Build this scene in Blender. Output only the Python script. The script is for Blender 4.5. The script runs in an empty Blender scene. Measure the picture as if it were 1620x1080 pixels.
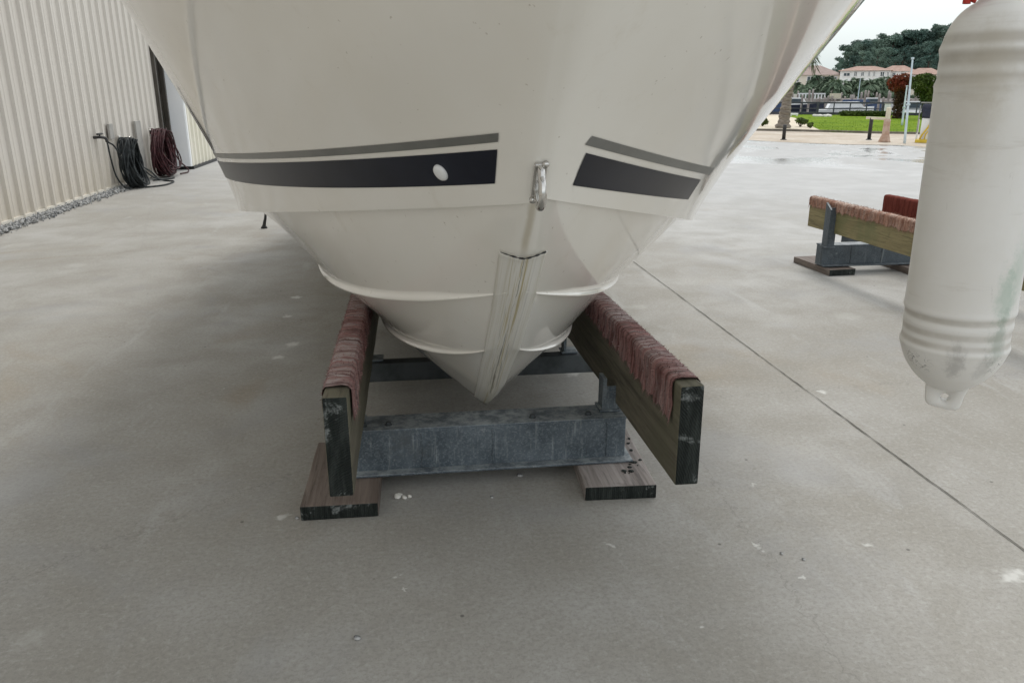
import bpy, bmesh, math, random
import numpy as np
from mathutils import Vector, Matrix
from mathutils.bvhtree import BVHTree

random.seed(7)
rng = np.random.default_rng(11)
SC = bpy.context.scene
COL = SC.collection

# ------------------------------------------------------------------ camera
FPX, CX, CY, EYE = 1235.0, 810.0, 540.0, 1.30        # pixels of the 1620 px wide photo, metres
PITCH = math.radians(17.736)
YAW = math.radians(7.469)
FWD = Vector((math.sin(YAW)*math.cos(PITCH), math.cos(YAW)*math.cos(PITCH), -math.sin(PITCH)))
RIGHT = Vector((math.cos(YAW), -math.sin(YAW), 0))
UP = RIGHT.cross(FWD)
cam_d = bpy.data.cameras.new('camera')
cam_d.sensor_width = 36
cam_d.lens = FPX/1620*36
cam_d.clip_start = 0.05
cam_d.clip_end = 6000
cam = bpy.data.objects.new('camera', cam_d)
COL.objects.link(cam)
cam.matrix_world = Matrix(((RIGHT.x, UP.x, -FWD.x, 0), (RIGHT.y, UP.y, -FWD.y, 0), (RIGHT.z, UP.z, -FWD.z, EYE), (0, 0, 0, 1)))
SC.camera = cam


def spot(u, v, dist):
    """world point seen at photo pixel (u, v) standing dist metres away along the ground"""
    d = FWD + RIGHT*((u-CX)/FPX) - UP*((v-CY)/FPX)
    k = dist/math.hypot(d.x, d.y)
    return Vector((d.x*k, d.y*k, EYE + d.z*k))


def ground_at(u, v, z=0.0):
    d = FWD + RIGHT*((u-CX)/FPX) - UP*((v-CY)/FPX)
    k = (z-EYE)/d.z
    return Vector((d.x*k, d.y*k, z))


# ------------------------------------------------------------------ materials
class NT:
    def __init__(s, name):
        s.m = bpy.data.materials.new(name)
        s.m.use_nodes = True
        s.t = s.m.node_tree
        s.b = s.t.nodes['Principled BSDF']
        s._co = None

    def n(s, typ, **kw):
        nd = s.t.nodes.new(typ)
        for k, v in kw.items():
            setattr(nd, k, v)
        return nd

    def l(s, a, b):
        s.t.links.new(a, b)

    def co(s, kind='Object', scale=(1, 1, 1)):
        if kind == 'World':
            out = s.n('ShaderNodeNewGeometry').outputs['Position']
        else:
            out = s.n('ShaderNodeTexCoord').outputs[kind]
        if tuple(scale) != (1, 1, 1):
            mp = s.n('ShaderNodeVectorMath', operation='MULTIPLY')
            s.l(out, mp.inputs[0])
            mp.inputs[1].default_value = scale
            out = mp.outputs[0]
        return out

    def noise(s, co, scale, detail=5, rough=.55, dist=0.0):
        nd = s.n('ShaderNodeTexNoise')
        s.l(co, nd.inputs['Vector'])
        nd.inputs['Scale'].default_value = scale
        nd.inputs['Detail'].default_value = detail
        nd.inputs['Roughness'].default_value = rough
        nd.inputs['Distortion'].default_value = dist
        return nd.outputs['Fac']

    def rng(s, fac, a, b, c=0.0, d=1.0, smooth=True):
        nd = s.n('ShaderNodeMapRange')
        if smooth:
            nd.interpolation_type = 'SMOOTHSTEP'
        s.l(fac, nd.inputs['Value'])
        for i, v in ((1, a), (2, b), (3, c), (4, d)):
            nd.inputs[i].default_value = v
        return nd.outputs[0]

    def mix(s, fac, a, b, mode='MIX'):
        nd = s.n('ShaderNodeMix', data_type='RGBA', blend_type=mode)
        if hasattr(fac, 'is_output'):
            s.l(fac, nd.inputs[0])
        else:
            nd.inputs[0].default_value = fac
        for i, c in ((6, a), (7, b)):
            if hasattr(c, 'is_output'):
                s.l(c, nd.inputs[i])
            else:
                nd.inputs[i].default_value = (*c, 1) if len(c) == 3 else c
        return nd.outputs[2]

    def math(s, op, a, b=None):
        nd = s.n('ShaderNodeMath', operation=op)
        for i, c in ((0, a), (1, b)):
            if c is None:
                continue
            if hasattr(c, 'is_output'):
                s.l(c, nd.inputs[i])
            else:
                nd.inputs[i].default_value = c
        return nd.outputs[0]

    def bump(s, h, strength=.3, dist=.01):
        nd = s.n('ShaderNodeBump')
        nd.inputs['Strength'].default_value = strength
        nd.inputs['Distance'].default_value = dist
        s.l(h, nd.inputs['Height'])
        s.l(nd.outputs[0], s.b.inputs['Normal'])

    def base(s, c):
        if hasattr(c, 'is_output'):
            s.l(c, s.b.inputs['Base Color'])
        else:
            s.b.inputs['Base Color'].default_value = (*c, 1)

    def rough(s, r):
        if hasattr(r, 'is_output'):
            s.l(r, s.b.inputs['Roughness'])
        else:
            s.b.inputs['Roughness'].default_value = r


def simple(name, c1, c2, scale=8, rough=.6, bump=0, metal=0, co='Object', cs=(1, 1, 1), lo=.35, hi=.65, bd=.005, fine=0, spec=None):
    m = NT(name)
    c = m.co(co, cs)
    f = m.noise(c, scale, 6, .6)
    col = m.mix(m.rng(f, lo, hi), c1, c2)
    if fine:
        g = m.noise(c, scale*9, 3, .7)
        col = m.mix(m.rng(g, .4, .62, 0, fine), col, tuple(v*.45 for v in c1))
    m.base(col)
    m.rough(rough)
    m.b.inputs['Metallic'].default_value = metal
    if spec is not None:
        m.b.inputs['Specular IOR Level'].default_value = spec
    if bump:
        m.bump(m.noise(c, scale*4, 5, .65), bump, bd)
    return m.m


def mat_concrete():
    m = NT('concrete')
    c = m.co('World')
    big = m.noise(c, .45, 4, .6, .4)
    mid = m.noise(c, 2.2, 6, .65, .3)
    fin = m.noise(c, 75, 5, .8)
    grit = m.noise(c, 260, 3, .85)
    streak = m.noise(m.co('World', (1.0, .25, 1)), 5.5, 5, .65, .5)
    col = m.mix(m.rng(big, .32, .68), (.30, .286, .254), (.415, .410, .390))
    col = m.mix(m.rng(mid, .3, .72, 0, .7), col, (.285, .268, .232))
    col = m.mix(m.rng(streak, .55, .75, 0, .45), col, (.45, .45, .44))
    brown = m.noise(c, .9, 3, .6, .8)
    col = m.mix(m.rng(brown, .58, .74, 0, .6), col, (.285, .24, .175))
    col = m.mix(m.rng(fin, .46, .60, 0, .38), col, (.20, .19, .17))
    col = m.mix(m.rng(grit, .62, .75, 0, .6), col, (.12, .115, .105))
    col = m.mix(m.rng(grit, .38, .26, 0, .5), col, (.56, .56, .54))
    lite = m.noise(c, 48, 5, .8)
    col = m.mix(m.rng(lite, .50, .66, 0, .24), col, (.54, .535, .51))
    tint = m.noise(c, 1.25, 5, .6, .5)
    col = m.mix(m.rng(tint, .52, .68, 0, .35), col, (.30, .305, .315))
    # pits, oil drips and tiny dark specks
    v2 = m.n('ShaderNodeTexVoronoi')
    m.l(c, v2.inputs['Vector'])
    v2.inputs['Scale'].default_value = 9
    sel = m.n('ShaderNodeSeparateColor')
    m.l(v2.outputs['Color'], sel.inputs[0])
    spk = m.math('MULTIPLY', m.rng(v2.outputs['Distance'], .03, .07, .8, 0), m.rng(sel.outputs[0], .72, .74))
    col = m.mix(spk, col, (.10, .095, .085))
    spl = m.math('MULTIPLY', m.rng(v2.outputs['Distance'], .02, .06, .6, 0), m.rng(sel.outputs[0], .13, .11))
    col = m.mix(spl, col, (.62, .62, .60))
    scr = m.noise(m.co('World', (2.5, 30, 1)), 1, 3, .8, 1.5)
    col = m.mix(m.rng(scr, .66, .74, 0, .3), col, (.50, .50, .48))
    drip = m.noise(c, 3.1, 5, .75, 1.4)
    col = m.mix(m.rng(drip, .64, .72, 0, .5), col, (.19, .175, .145))
    # splashes of white paint and small stuck flecks, irregular edges
    wob = m.n('ShaderNodeTexNoise')
    m.l(c, wob.inputs['Vector'])
    wob.inputs['Scale'].default_value = 26
    wob.inputs['Detail'].default_value = 5
    sh = m.n('ShaderNodeVectorMath', operation='MULTIPLY_ADD')
    m.l(wob.outputs['Color'], sh.inputs[0])
    sh.inputs[1].default_value = (.09, .09, 0)
    off = m.n('ShaderNodeVectorMath', operation='ADD')
    off.inputs[1].default_value = (-.045, -.045, 0)
    m.l(c, sh.inputs[2])
    m.l(sh.outputs[0], off.inputs[0])
    wc = off.outputs[0]
    mask = None
    spots = [(447, 818, .028), (462, 545, .05), (440, 565, .04), (468, 470, .045), (455, 500, .03), (960, 860, .012),
             (1197, 862, .011), (1375, 862, .017), (1265, 910, .009), (1118, 990, .011), (1602, 912, .045), (1612, 905, .03),
             (628, 910, .010), (545, 545, .012), (1195, 768, .012), (50, 1008, .06), (1300, 620, .03), (1010, 485, .09), (640, 935, .006),
             (30, 388, .16), (120, 420, .10), (1340, 500, .12), (905, 590, .05)]
    for u, v, r in spots:
        p = ground_at(u, v)
        d = m.n('ShaderNodeVectorMath', operation='DISTANCE')
        m.l(wc, d.inputs[0])
        d.inputs[1].default_value = (p.x, p.y, 0)
        k = m.rng(d.outputs['Value'], r*.3, r*1.0, .75 if r < .06 else .16, 0)
        mask = k if mask is None else m.math('MAXIMUM', mask, k)
    col = m.mix(mask, col, (.62, .62, .59))
    # hairline cracks
    vor = m.n('ShaderNodeTexVoronoi', feature='DISTANCE_TO_EDGE')
    m.l(m.mix(.12, c, wob.outputs['Color'], 'ADD'), vor.inputs['Vector'])
    vor.inputs['Scale'].default_value = .22
    crack = m.rng(vor.outputs['Distance'], .0, .0011, .3, 0)
    col = m.mix(crack, col, (.12, .115, .10))
    # rain water still lying at the far edge of the apron
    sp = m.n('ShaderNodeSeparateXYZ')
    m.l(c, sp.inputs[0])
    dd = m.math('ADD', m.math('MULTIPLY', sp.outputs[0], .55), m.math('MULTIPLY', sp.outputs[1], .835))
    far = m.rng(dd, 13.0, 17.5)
    wet = m.noise(m.co('World', (.55, .55, 1)), .9, 4, .6, .6)
    wetm = m.math('MULTIPLY', m.rng(wet, .47, .55), far)
    damp = m.math('MULTIPLY', m.rng(wet, .43, .52), far)
    col = m.mix(m.math('MULTIPLY', damp, .5), col, (.17, .17, .16))
    pale = m.rng(dd, 5.0, 13.0, 0, .75)  # brighter open light painted in: concrete turns paler with distance
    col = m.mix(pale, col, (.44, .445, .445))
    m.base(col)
    r = m.rng(mid, .3, .7, .62, .86)
    r2 = m.n('ShaderNodeMix', data_type='FLOAT')
    m.l(wetm, r2.inputs[0])
    m.l(r, r2.inputs[2])
    r2.inputs[3].default_value = .05
    m.rough(r2.outputs[0])
    h = m.math('ADD', m.math('MULTIPLY', fin, .7), m.math('MULTIPLY', grit, .5))
    m.bump(h, .22, .006)
    return m.m


def mat_gelcoat():
    m = NT('cream gelcoat')
    c = m.co('World')
    a = m.noise(c, 1.6, 4, .6)
    f = m.noise(m.co('World', (1, 1, .25)), 7, 5, .7)
    col = m.mix(m.rng(a, .3, .7), (.83, .800, .730), (.86, .838, .782))
    col = m.mix(m.rng(f, .6, .8, 0, .35), col, (.65, .59, .48))
    g = m.noise(c, 60, 2, .6)
    col = m.mix(m.rng(g, .71, .76, 0, .5), col, (.42, .37, .29))
    # rust weep below the bow eye, along the stem
    sp = m.n('ShaderNodeSeparateXYZ')
    m.l(c, sp.inputs[0])
    dx = m.math('ABSOLUTE', m.math('SUBTRACT', sp.outputs[0], m.math('ADD', .248, m.math('MULTIPLY', m.math('SUBTRACT', f, .5), .012))))
    st = m.math('MULTIPLY', m.rng(dx, .002, .013, .55, 0), m.math('MULTIPLY', m.rng(sp.outputs[2], .93, .99), m.rng(sp.outputs[2], 1.13, 1.07)))
    col = m.mix(st, col, (.40, .33, .20))
    m.base(col)
    m.rough(m.rng(f, .3, .8, .07, .13))
    m.b.inputs['Specular IOR Level'].default_value = .5
    m.b.inputs['Coat Weight'].default_value = .6
    m.b.inputs['Coat Roughness'].default_value = .03
    m.bump(m.noise(c, 2.2, 2, .5), .06, .02)
    return m.m


def mat_wood(name, dark, light, green=None, axis=1, scale=1.0, wet=.55):
    m = NT(name)
    s = [22, 22, 22]
    s[axis] = 1.3
    c = m.co('Object', tuple(v*scale for v in s))
    g = m.noise(c, 1.0, 7, .7, 1.2)
    g2 = m.noise(m.co('Object', tuple(v*3.2*scale for v in s)), 1.0, 4, .7, .4)
    col = m.mix(m.rng(g, .32, .68), dark, light)
    col = m.mix(m.rng(g2, .5, .68, 0, .55), col, tuple(v*.35 for v in dark))
    if green:
        a = m.noise(m.co('Object'), 3.5, 5, .65, .3)
        col = m.mix(m.rng(a, .42, .66, 0, .7), col, green)
    b = m.noise(m.co('Object'), 7, 5, .7)
    col = m.mix(m.rng(b, .58, .72, 0, .5), col, tuple(v*.5 for v in dark))
    m.base(col)
    m.rough(.75)
    m.bump(m.math('ADD', g, m.math('MULTIPLY', g2, .6)), .5, .004)
    return m.m


def mat_galv(name='galvanised steel', k=1.0):
    m = NT(name)
    c = m.co('Object')
    a = m.noise(c, 6, 6, .7, .4)
    st = m.noise(m.co('Object', (26, 26, 2.5)), 1, 5, .7)
    col = m.mix(m.rng(a, .34, .66), (.072, .092, .110), (.140, .168, .192))
    col = m.mix(m.rng(st, .56, .72, 0, .55), col, (.42, .46, .47))
    bl = m.noise(c, 14, 6, .75)
    col = m.mix(m.rng(bl, .62, .74, 0, .7), col, (.50, .52, .51))
    vs = m.n('ShaderNodeTexVoronoi')
    m.l(c, vs.inputs['Vector'])
    vs.inputs['Scale'].default_value = 190
    vsc = m.n('ShaderNodeSeparateColor')
    m.l(vs.outputs['Color'], vsc.inputs[0])
    col = m.mix(m.rng(vsc.outputs[0], .5, 1, 0, .28, False), col, (.34, .39, .42))
    run = m.noise(m.co('Object', (60, 60, 3)), 1, 4, .7)
    col = m.mix(m.rng(run, .64, .70, 0, .5), col, (.045, .05, .05))
    dk = m.noise(c, 4, 5, .7)
    col = m.mix(m.rng(dk, .6, .72, 0, .6), col, (.10, .11, .115))
    nz = m.n('ShaderNodeSeparateXYZ')
    m.l(m.n('ShaderNodeNewGeometry').outputs['True Normal'], nz.inputs[0])
    top_light = m.math('MULTIPLY', m.rng(nz.outputs[2], .6, .95), m.rng(bl, .40, .62, .15, .85))  # upward faces painted lighter, as if lit, broken up by whitish scuffs
    col = m.mix(top_light, col, (.44, .475, .485))
    if k != 1.0:
        col = m.mix(1-k, col, (.02, .025, .03))
    m.base(col)
    m.b.inputs['Metallic'].default_value = .3
    m.rough(m.rng(a, .3, .7, .42, .7))
    m.bump(bl, .15, .003)
    return m.m


def mat_carpet(name, c1, c2, c3):
    m = NT(name)
    c = m.co('Object', (1, 1, 1))
    st = m.noise(m.co('Object', (2.5, 46, 5)), 1, 3, .7, .25)
    s2 = m.noise(m.co('Object', (4, 85, 8)), 1, 3, .75, .3)
    a = m.noise(c, 90, 4, .8)
    big = m.noise(c, 4.5, 4, .65, .4)
    col = m.mix(m.rng(st, .38, .62), c1, c2)
    nor = m.n('ShaderNodeSeparateXYZ')
    m.l(m.n('ShaderNodeNewGeometry').outputs['True Normal'], nor.inputs[0])
    top = m.rng(nor.outputs[2], .45, .9, .35, .95)
    worn = m.math('MULTIPLY', top, m.rng(big, .66, .40, .25, .9))
    col = m.mix(m.math('MULTIPLY', worn, m.rng(s2, .42, .58, .2, 1)), col, c3)
    col = m.mix(m.rng(a, .56, .66, 0, .55), col, tuple(v*.5 for v in c1))
    m.base(col)
    m.rough(.95)
    m.b.inputs['Specular IOR Level'].default_value = .1
    m.bump(m.math('ADD', a, st), .9, .006)
    return m.m


def mat_vinyl():
    m = NT('fender vinyl')
    c = m.co('Object')
    a = m.noise(c, 5, 5, .65)
    col = m.mix(m.rng(a, .3, .7), (.74, .725, .69), (.78, .77, .745))
    ring = m.noise(m.co('Object', (3, 3, 30)), 1, 5, .7, .3)
    col = m.mix(m.rng(ring, .56, .74, 0, .4), col, (.50, .465, .41))
    s = m.noise(m.co('Object', (40, 40, 14)), 1, 5, .7, .8)
    col = m.mix(m.rng(s, .66, .75, 0, .35), col, (.33, .31, .28))

    def blot(x, y, z, r, tint, k, wob):
        d = m.n('ShaderNodeVectorMath', operation='DISTANCE')
        q = m.n('ShaderNodeVectorMath', operation='MULTIPLY')
        m.l(c, q.inputs[0])
        q.inputs[1].default_value = (1, 1, .42)
        m.l(q.outputs[0], d.inputs[0])
        d.inputs[1].default_value = (x, y, z*.42)
        v = m.math('SUBTRACT', d.outputs['Value'], m.math('MULTIPLY', m.math('SUBTRACT', m.noise(c, 55, 5, .75), .5), wob))
        return m.mix(m.rng(v, r*.2, r, k, 0), col, tint)
    spz = m.n('ShaderNodeSeparateXYZ')
    m.l(c, spz.inputs[0])
    for z_, w_ in ((.1495, .006), (.171, .006), (.2, .006), (.632, .010), (.667, .012), (.699, .010)):
        gz = m.math('ABSOLUTE', m.math('SUBTRACT', spz.outputs[2], z_))
        col = m.mix(m.math('MULTIPLY', m.rng(gz, w_*.3, w_*1.6, .75, 0), m.rng(a, .3, .6, .35, 1)), col, (.42, .385, .33))
    col = blot(.020, -.105, .25, .035, (.32, .45, .36), .5, .05)
    col = blot(.045, -.096, .30, .04, (.36, .47, .39), .4, .05)
    col = blot(.02, -.105, .165, .03, (.25, .31, .25), .5, .05)
    col = blot(-.055, -.085, .115, .026, (.2, .19, .18), .4, .05)
    col = blot(.0, -.10, .105, .024, (.26, .25, .23), .3, .05)
    col = blot(-.08, -.06, .58, .07, (.48, .43, .34), .35, .05)
    col = blot(-.07, -.08, .66, .05, (.48, .44, .36), .3, .05)
    # thin black scrawl of rubbed-in dirt low on the dome
    sx = m.n('ShaderNodeTexNoise')
    m.l(m.co('Object', (1, 1, 1.7)), sx.inputs['Vector'])
    sx.inputs['Scale'].default_value = 34
    sx.inputs['Detail'].default_value = 3
    sx.inputs['Distortion'].default_value = 1.2
    thin = m.rng(m.math('ABSOLUTE', m.math('SUBTRACT', sx.outputs['Fac'], .5)), .004, .016, 1, 0)
    band = m.math('MULTIPLY', m.rng(spz.outputs[2], .085, .10), m.rng(spz.outputs[2], .135, .12))
    zone = m.rng(m.noise(c, 11, 2, .5), .50, .58)
    col = m.mix(m.math('MULTIPLY', m.math('MULTIPLY', thin, band), m.math('MULTIPLY', zone, .8)), col, (.05, .045, .045))
    m.base(col)
    m.rough(m.rng(a, .3, .7, .34, .5))
    m.b.inputs['Subsurface Weight'].default_value = .05
    m.b.inputs['Subsurface Radius'].default_value = (.02, .015, .01)
    m.bump(m.noise(c, 30, 4, .6), .06, .004)
    return m.m


def mat_guard():
    m = NT('keel guard vinyl')
    c = m.co('World')
    sp = m.n('ShaderNodeSeparateXYZ')
    m.l(m.co('UV'), sp.inputs[0])
    cx = m.n('ShaderNodeCombineXYZ')
    m.l(m.math('MULTIPLY', sp.outputs[0], 11.0), cx.inputs[0])
    m.l(m.math('MULTIPLY', sp.outputs[1], 1.1), cx.inputs[1])
    ln = m.noise(cx.outputs[0], 1.0, 4, .75)
    mid = m.rng(m.math('ABSOLUTE', m.math('SUBTRACT', sp.outputs[0], .5)), .03, .34, 1, .12)
    col = m.mix(m.rng(ln, .35, .65), (.68, .665, .61), (.79, .775, .73))
    dark = m.math('MULTIPLY', m.rng(ln, .55, .59), mid)
    col = m.mix(m.math('MULTIPLY', dark, .78), col, (.09, .08, .05))
    ye = m.math('MULTIPLY', m.rng(ln, .49, .42), mid)
    col = m.mix(m.math('MULTIPLY', ye, .8), col, (.44, .35, .14))
    low = m.math('MULTIPLY', m.rng(sp.outputs[1], .35, .95), mid)
    col = m.mix(m.math('MULTIPLY', low, .3), col, (.36, .30, .15))
    m.base(col)
    m.rough(.4)
    m.bump(ln, .3, .003)
    return m.m


def mat_foliage(name, a, b, sc=.9):
    m = NT(name)
    c = m.co('World')
    f = m.noise(c, sc, 4, .7)
    oi = m.n('ShaderNodeObjectInfo')
    col = m.mix(m.rng(f, .35, .65), a, b)
    hs = m.n('ShaderNodeHueSaturation')
    m.l(col, hs.inputs['Color'])
    m.l(m.rng(oi.outputs['Random'], 0, 1, .75, 1.25, False), hs.inputs['Value'])
    m.base(hs.outputs[0])
    m.rough(.65)
    m.b.inputs['Specular IOR Level'].default_value = .25
    m.b.inputs['Transmission Weight'].default_value = 0
    return m.m


M = {}
M['concrete'] = mat_concrete()
M['gelcoat'] = mat_gelcoat()
M['guard'] = mat_guard()
M['vinyl'] = mat_vinyl()
M['galv'] = mat_galv()
M['galv_far'] = mat_galv('darker galvanised steel', .6)  # same steel colour mixed towards black
M['bunk'] = mat_wood('weathered treated timber', (.082, .074, .052), (.175, .158, .115), (.115, .115, .07))
M['bunk_far'] = mat_wood('olive treated timber', (.19, .155, .075), (.30, .25, .125), (.155, .16, .07))
def mat_end():
    m = NT('wet end grain')
    c = m.co('Object')
    g = m.noise(m.co('Object', (46, 46, 7)), 1, 6, .75, .6)
    p = m.noise(c, 8.5, 5, .7, .5)
    ring = m.n('ShaderNodeTexWave', wave_type='RINGS', rings_direction='Y')
    m.l(c, ring.inputs['Vector'])
    ring.inputs['Scale'].default_value = 46
    ring.inputs['Distortion'].default_value = 5
    ring.inputs['Detail'].default_value = 3
    col = m.mix(m.rng(g, .4, .65), (.006, .009, .008), (.028, .034, .031))
    col = m.mix(m.math('MULTIPLY', m.rng(ring.outputs['Fac'], .6, .9), .15), col, (.05, .055, .05))
    col = m.mix(m.math('MULTIPLY', m.rng(p, .56, .63), m.rng(g, .42, .55, .2, .85)), col, (.21, .225, .22))
    m.base(col)
    m.rough(.7)
    m.b.inputs['Specular IOR Level'].default_value = .25
    m.bump(m.math('ADD', g, ring.outputs['Fac']), .5, .003)
    return m.m


M['end'] = mat_end()
M['plank_dark'] = mat_wood('brown plank', (.115, .088, .072), (.205, .165, .14), None)
M['plank_pale'] = mat_wood('pale plank', (.22, .19, .175), (.39, .35, .33), None)
M['carpet'] = mat_carpet('pink bunk carpet', (.115, .048, .044), (.33, .165, .155), (.52, .46, .45))
M['carpet_far'] = mat_carpet('rust bunk carpet', (.20, .09, .06), (.38, .20, .14), (.62, .52, .45))
M['galv_dark'] = simple('dull dark steel', (.035, .042, .045), (.075, .085, .09), 7, .6, .2, metal=.2)
M['carpet_red'] = mat_carpet('dark red bunk carpet', (.10, .022, .016), (.16, .04, .03), (.20, .06, .045))
M['navy'] = simple('navy vinyl stripe', (.008, .010, .019), (.012, .015, .027), 5, .3, spec=.2)
M['greystripe'] = simple('grey vinyl stripe', (.135, .137, .128), (.17, .172, .16), 5, .32)
M['steel'] = simple('polished stainless', (.55, .54, .52), (.62, .61, .59), 20, .14, metal=1)
M['capwhite'] = simple('white plastic', (.78, .79, .80), (.82, .82, .82), 10, .35)
M['black'] = simple('black rubber', (.012, .012, .013), (.025, .025, .027), 20, .55)
M['wall'] = simple('cream painted sheet metal', (.66, .625, .545), (.70, .665, .59), 1.3, .42, .03, co='World', cs=(1, 1, .25), bd=.01)
M['wall_pale'] = simple('pale ribbed sheet metal', (.70, .67, .56), (.74, .71, .61), 1.5, .45, co='World')
M['dooredge'] = simple('white painted trim', (.86, .88, .90), (.90, .91, .92), 2, .4)
M['darkin'] = simple('dark interior', (.02, .018, .016), (.035, .03, .026), 3, .9)
M['trim'] = simple('bronze trim', (.045, .038, .03), (.07, .06, .05), 4, .5)
M['hose_black'] = simple('black rubber hose', (.012, .015, .016), (.036, .041, .043), 14, .55, spec=.2)
M['hose_red'] = simple('maroon rubber hose', (.026, .009, .011), (.07, .024, .028), 14, .55, spec=.2)
M['board'] = simple('grey painted board', (.27, .262, .245), (.34, .33, .31), 6, .6)
M['gravel'] = simple('grey gravel', (.07, .075, .08), (.46, .46, .45), 34, .85)
M['sand'] = simple('sandy path', (.46, .385, .30), (.58, .52, .44), .8, .9, .2, co='World', fine=.25)
M['bed'] = simple('pale sand bed', (.62, .54, .41), (.70, .63, .51), 1.2, .95, .2, co='World', fine=.2)
M['grass'] = simple('lawn', (.118, .205, .010), (.195, .285, .018), .7, .95, .5, co='World', fine=.35, bd=.03, spec=.05)
M['kerb'] = simple('dark edging', (.12, .105, .085), (.2, .18, .15), 3, .9)
M['blackpost'] = simple('black painted post', (.02, .02, .022), (.035, .034, .033), 5, .5)
M['fence'] = simple('dark fence paint', (.035, .04, .055), (.055, .06, .075), 5, .6)
M['bark'] = simple('palm bark', (.16, .135, .11), (.30, .26, .22), 5, .9, .8, cs=(1, 1, 4), bd=.03)
M['bark2'] = simple('pine bark', (.08, .06, .05), (.14, .11, .09), 5, .9)
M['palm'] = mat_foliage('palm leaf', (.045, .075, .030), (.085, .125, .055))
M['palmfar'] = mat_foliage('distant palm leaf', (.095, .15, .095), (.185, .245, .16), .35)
M['pine'] = mat_foliage('hazy pine needles', (.070, .130, .110), (.150, .220, .172), .12)  # distance haze mixed into the needle colour: bluer and lighter
M['shrub'] = mat_foliage('shrub leaf', (.05, .085, .02), (.12, .16, .045), 3)
M['redleaf'] = mat_foliage('red leaf', (.27, .055, .03), (.19, .09, .03), 1.6)
M['vine'] = mat_foliage('brown vine leaf', (.05, .03, .015), (.09, .05, .02), 3)
M['hedge'] = mat_foliage('hedge leaf', (.04, .075, .012), (.085, .125, .02), 2)
M['stucco'] = simple('white stucco', (.80, .82, .82), (.86, .87, .87), .5, .8)
M['stucco2'] = simple('cream stucco', (.66, .62, .54), (.72, .69, .62), .5, .8)
M['terracotta'] = simple('terracotta tile', (.29, .175, .135), (.40, .27, .22), 1.5, .85, cs=(1, 1, 6))
M['brownroof'] = simple('brown tile', (.27, .20, .18), (.36, .28, .25), 1.5, .85, cs=(1, 1, 6))
M['window'] = simple('dark window glass', (.05, .07, .085), (.10, .13, .15), 1, .15)
M['boatwhite'] = simple('white boat paint', (.74, .75, .76), (.80, .80, .80), 2, .3)
M['blue'] = simple('faded blue canvas', (.045, .075, .16), (.07, .11, .21), 3, .7)
M['navycover'] = simple('dark navy cover', (.012, .016, .035), (.03, .035, .06), 5, .7)
M['yellow'] = simple('yellow paint', (.62, .43, .03), (.72, .53, .06), 5, .5)
M['palepole'] = simple('pale blue aluminium', (.50, .60, .66), (.58, .68, .73), 5, .35)
M['pilewood'] = simple('grey pile timber', (.26, .22, .20), (.46, .41, .38), 2, .9)
M['pinkpost'] = simple('weathered pink stone', (.42, .27, .20), (.55, .42, .34), 6, .85)
M['rail'] = simple('pale timber rail', (.60, .55, .42), (.68, .63, .5), 4, .7)
M['seawall'] = simple('far seawall', (.30, .28, .26), (.42, .39, .36), .6, .9, co='World')
M['rope'] = simple('white rope', (.62, .60, .56), (.70, .68, .64), 60, .9, .6)
M['redrope'] = simple('red cord', (.45, .035, .025), (.55, .06, .04), 60, .8)
M['whiterock'] = simple('white rock', (.66, .64, .58), (.76, .74, .70), 5, .9)


def mat_water():
    m = NT('marina water')
    m.base((.045, .06, .062))
    m.rough(.12)
    c = m.co('World', (1, 1, 1))
    m.bump(m.noise(c, .9, 4, .6), .35, .12)
    return m.m


M['water'] = mat_water()


# ------------------------------------------------------------------ mesh helpers
def link(name, me, mat=None, parent=None, smooth=False):
    if mat is not None:
        for q in (mat if isinstance(mat, (list, tuple)) else [mat]):
            me.materials.append(q)
    if smooth:
        me.polygons.foreach_set('use_smooth', [True]*len(me.polygons))
    o = bpy.data.objects.new(name, me)
    COL.objects.link(o)
    if parent is not None:
        o.parent = parent
    return o


def bm_obj(name, bm, mat=None, parent=None, smooth=False, normals=True):
    me = bpy.data.meshes.new(name)
    if normals:
        bmesh.ops.recalc_face_normals(bm, faces=bm.faces)
    bm.to_mesh(me)
    bm.free()
    return link(name, me, mat, parent, smooth)


def empty(name, loc=(0, 0, 0), rz=0.0):
    o = bpy.data.objects.new(name, None)
    o.empty_display_size = .1
    COL.objects.link(o)
    o.location = loc
    o.rotation_euler = (0, 0, rz)
    return o


def tag(o, label=None, cat=None, group=None, kind=None):
    if label:
        o['label'] = label
    if cat:
        o['category'] = cat
    if group:
        o['group'] = group
    if kind:
        o['kind'] = kind
    return o


def box(bm, c, s, rot=None, bevel=0.0, mi=0, seg=2):
    r = bmesh.ops.create_cube(bm, size=1.0)
    vs = r['verts']
    mt = Matrix.Translation(Vector(c))
    if rot is not None:
        mt = mt @ (rot if isinstance(rot, Matrix) else Matrix.Rotation(rot, 4, 'Z'))
    mt = mt @ Matrix.Diagonal((*s, 1))
    bmesh.ops.transform(bm, matrix=mt, verts=vs)
    fs = list({f for v in vs for f in v.link_faces})
    for f in fs:
        f.material_index = mi
    if bevel:
        es = list({e for v in vs for e in v.link_edges})
        bmesh.ops.bevel(bm, geom=es, offset=bevel, segments=seg, profile=.5, affect='EDGES')
    return vs


def prism(bm, pts, vec, mi=0):
    """extrude a planar polygon (3-D points) along vec"""
    a = [bm.verts.new(p) for p in pts]
    b = [bm.verts.new(Vector(p)+Vector(vec)) for p in pts]
    n = len(a)
    fs = [bm.faces.new(a[::-1]), bm.faces.new(b)]
    for i in range(n):
        fs.append(bm.faces.new((a[i], a[(i+1) % n], b[(i+1) % n], b[i])))
    for f in fs:
        f.material_index = mi
    return fs


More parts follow.
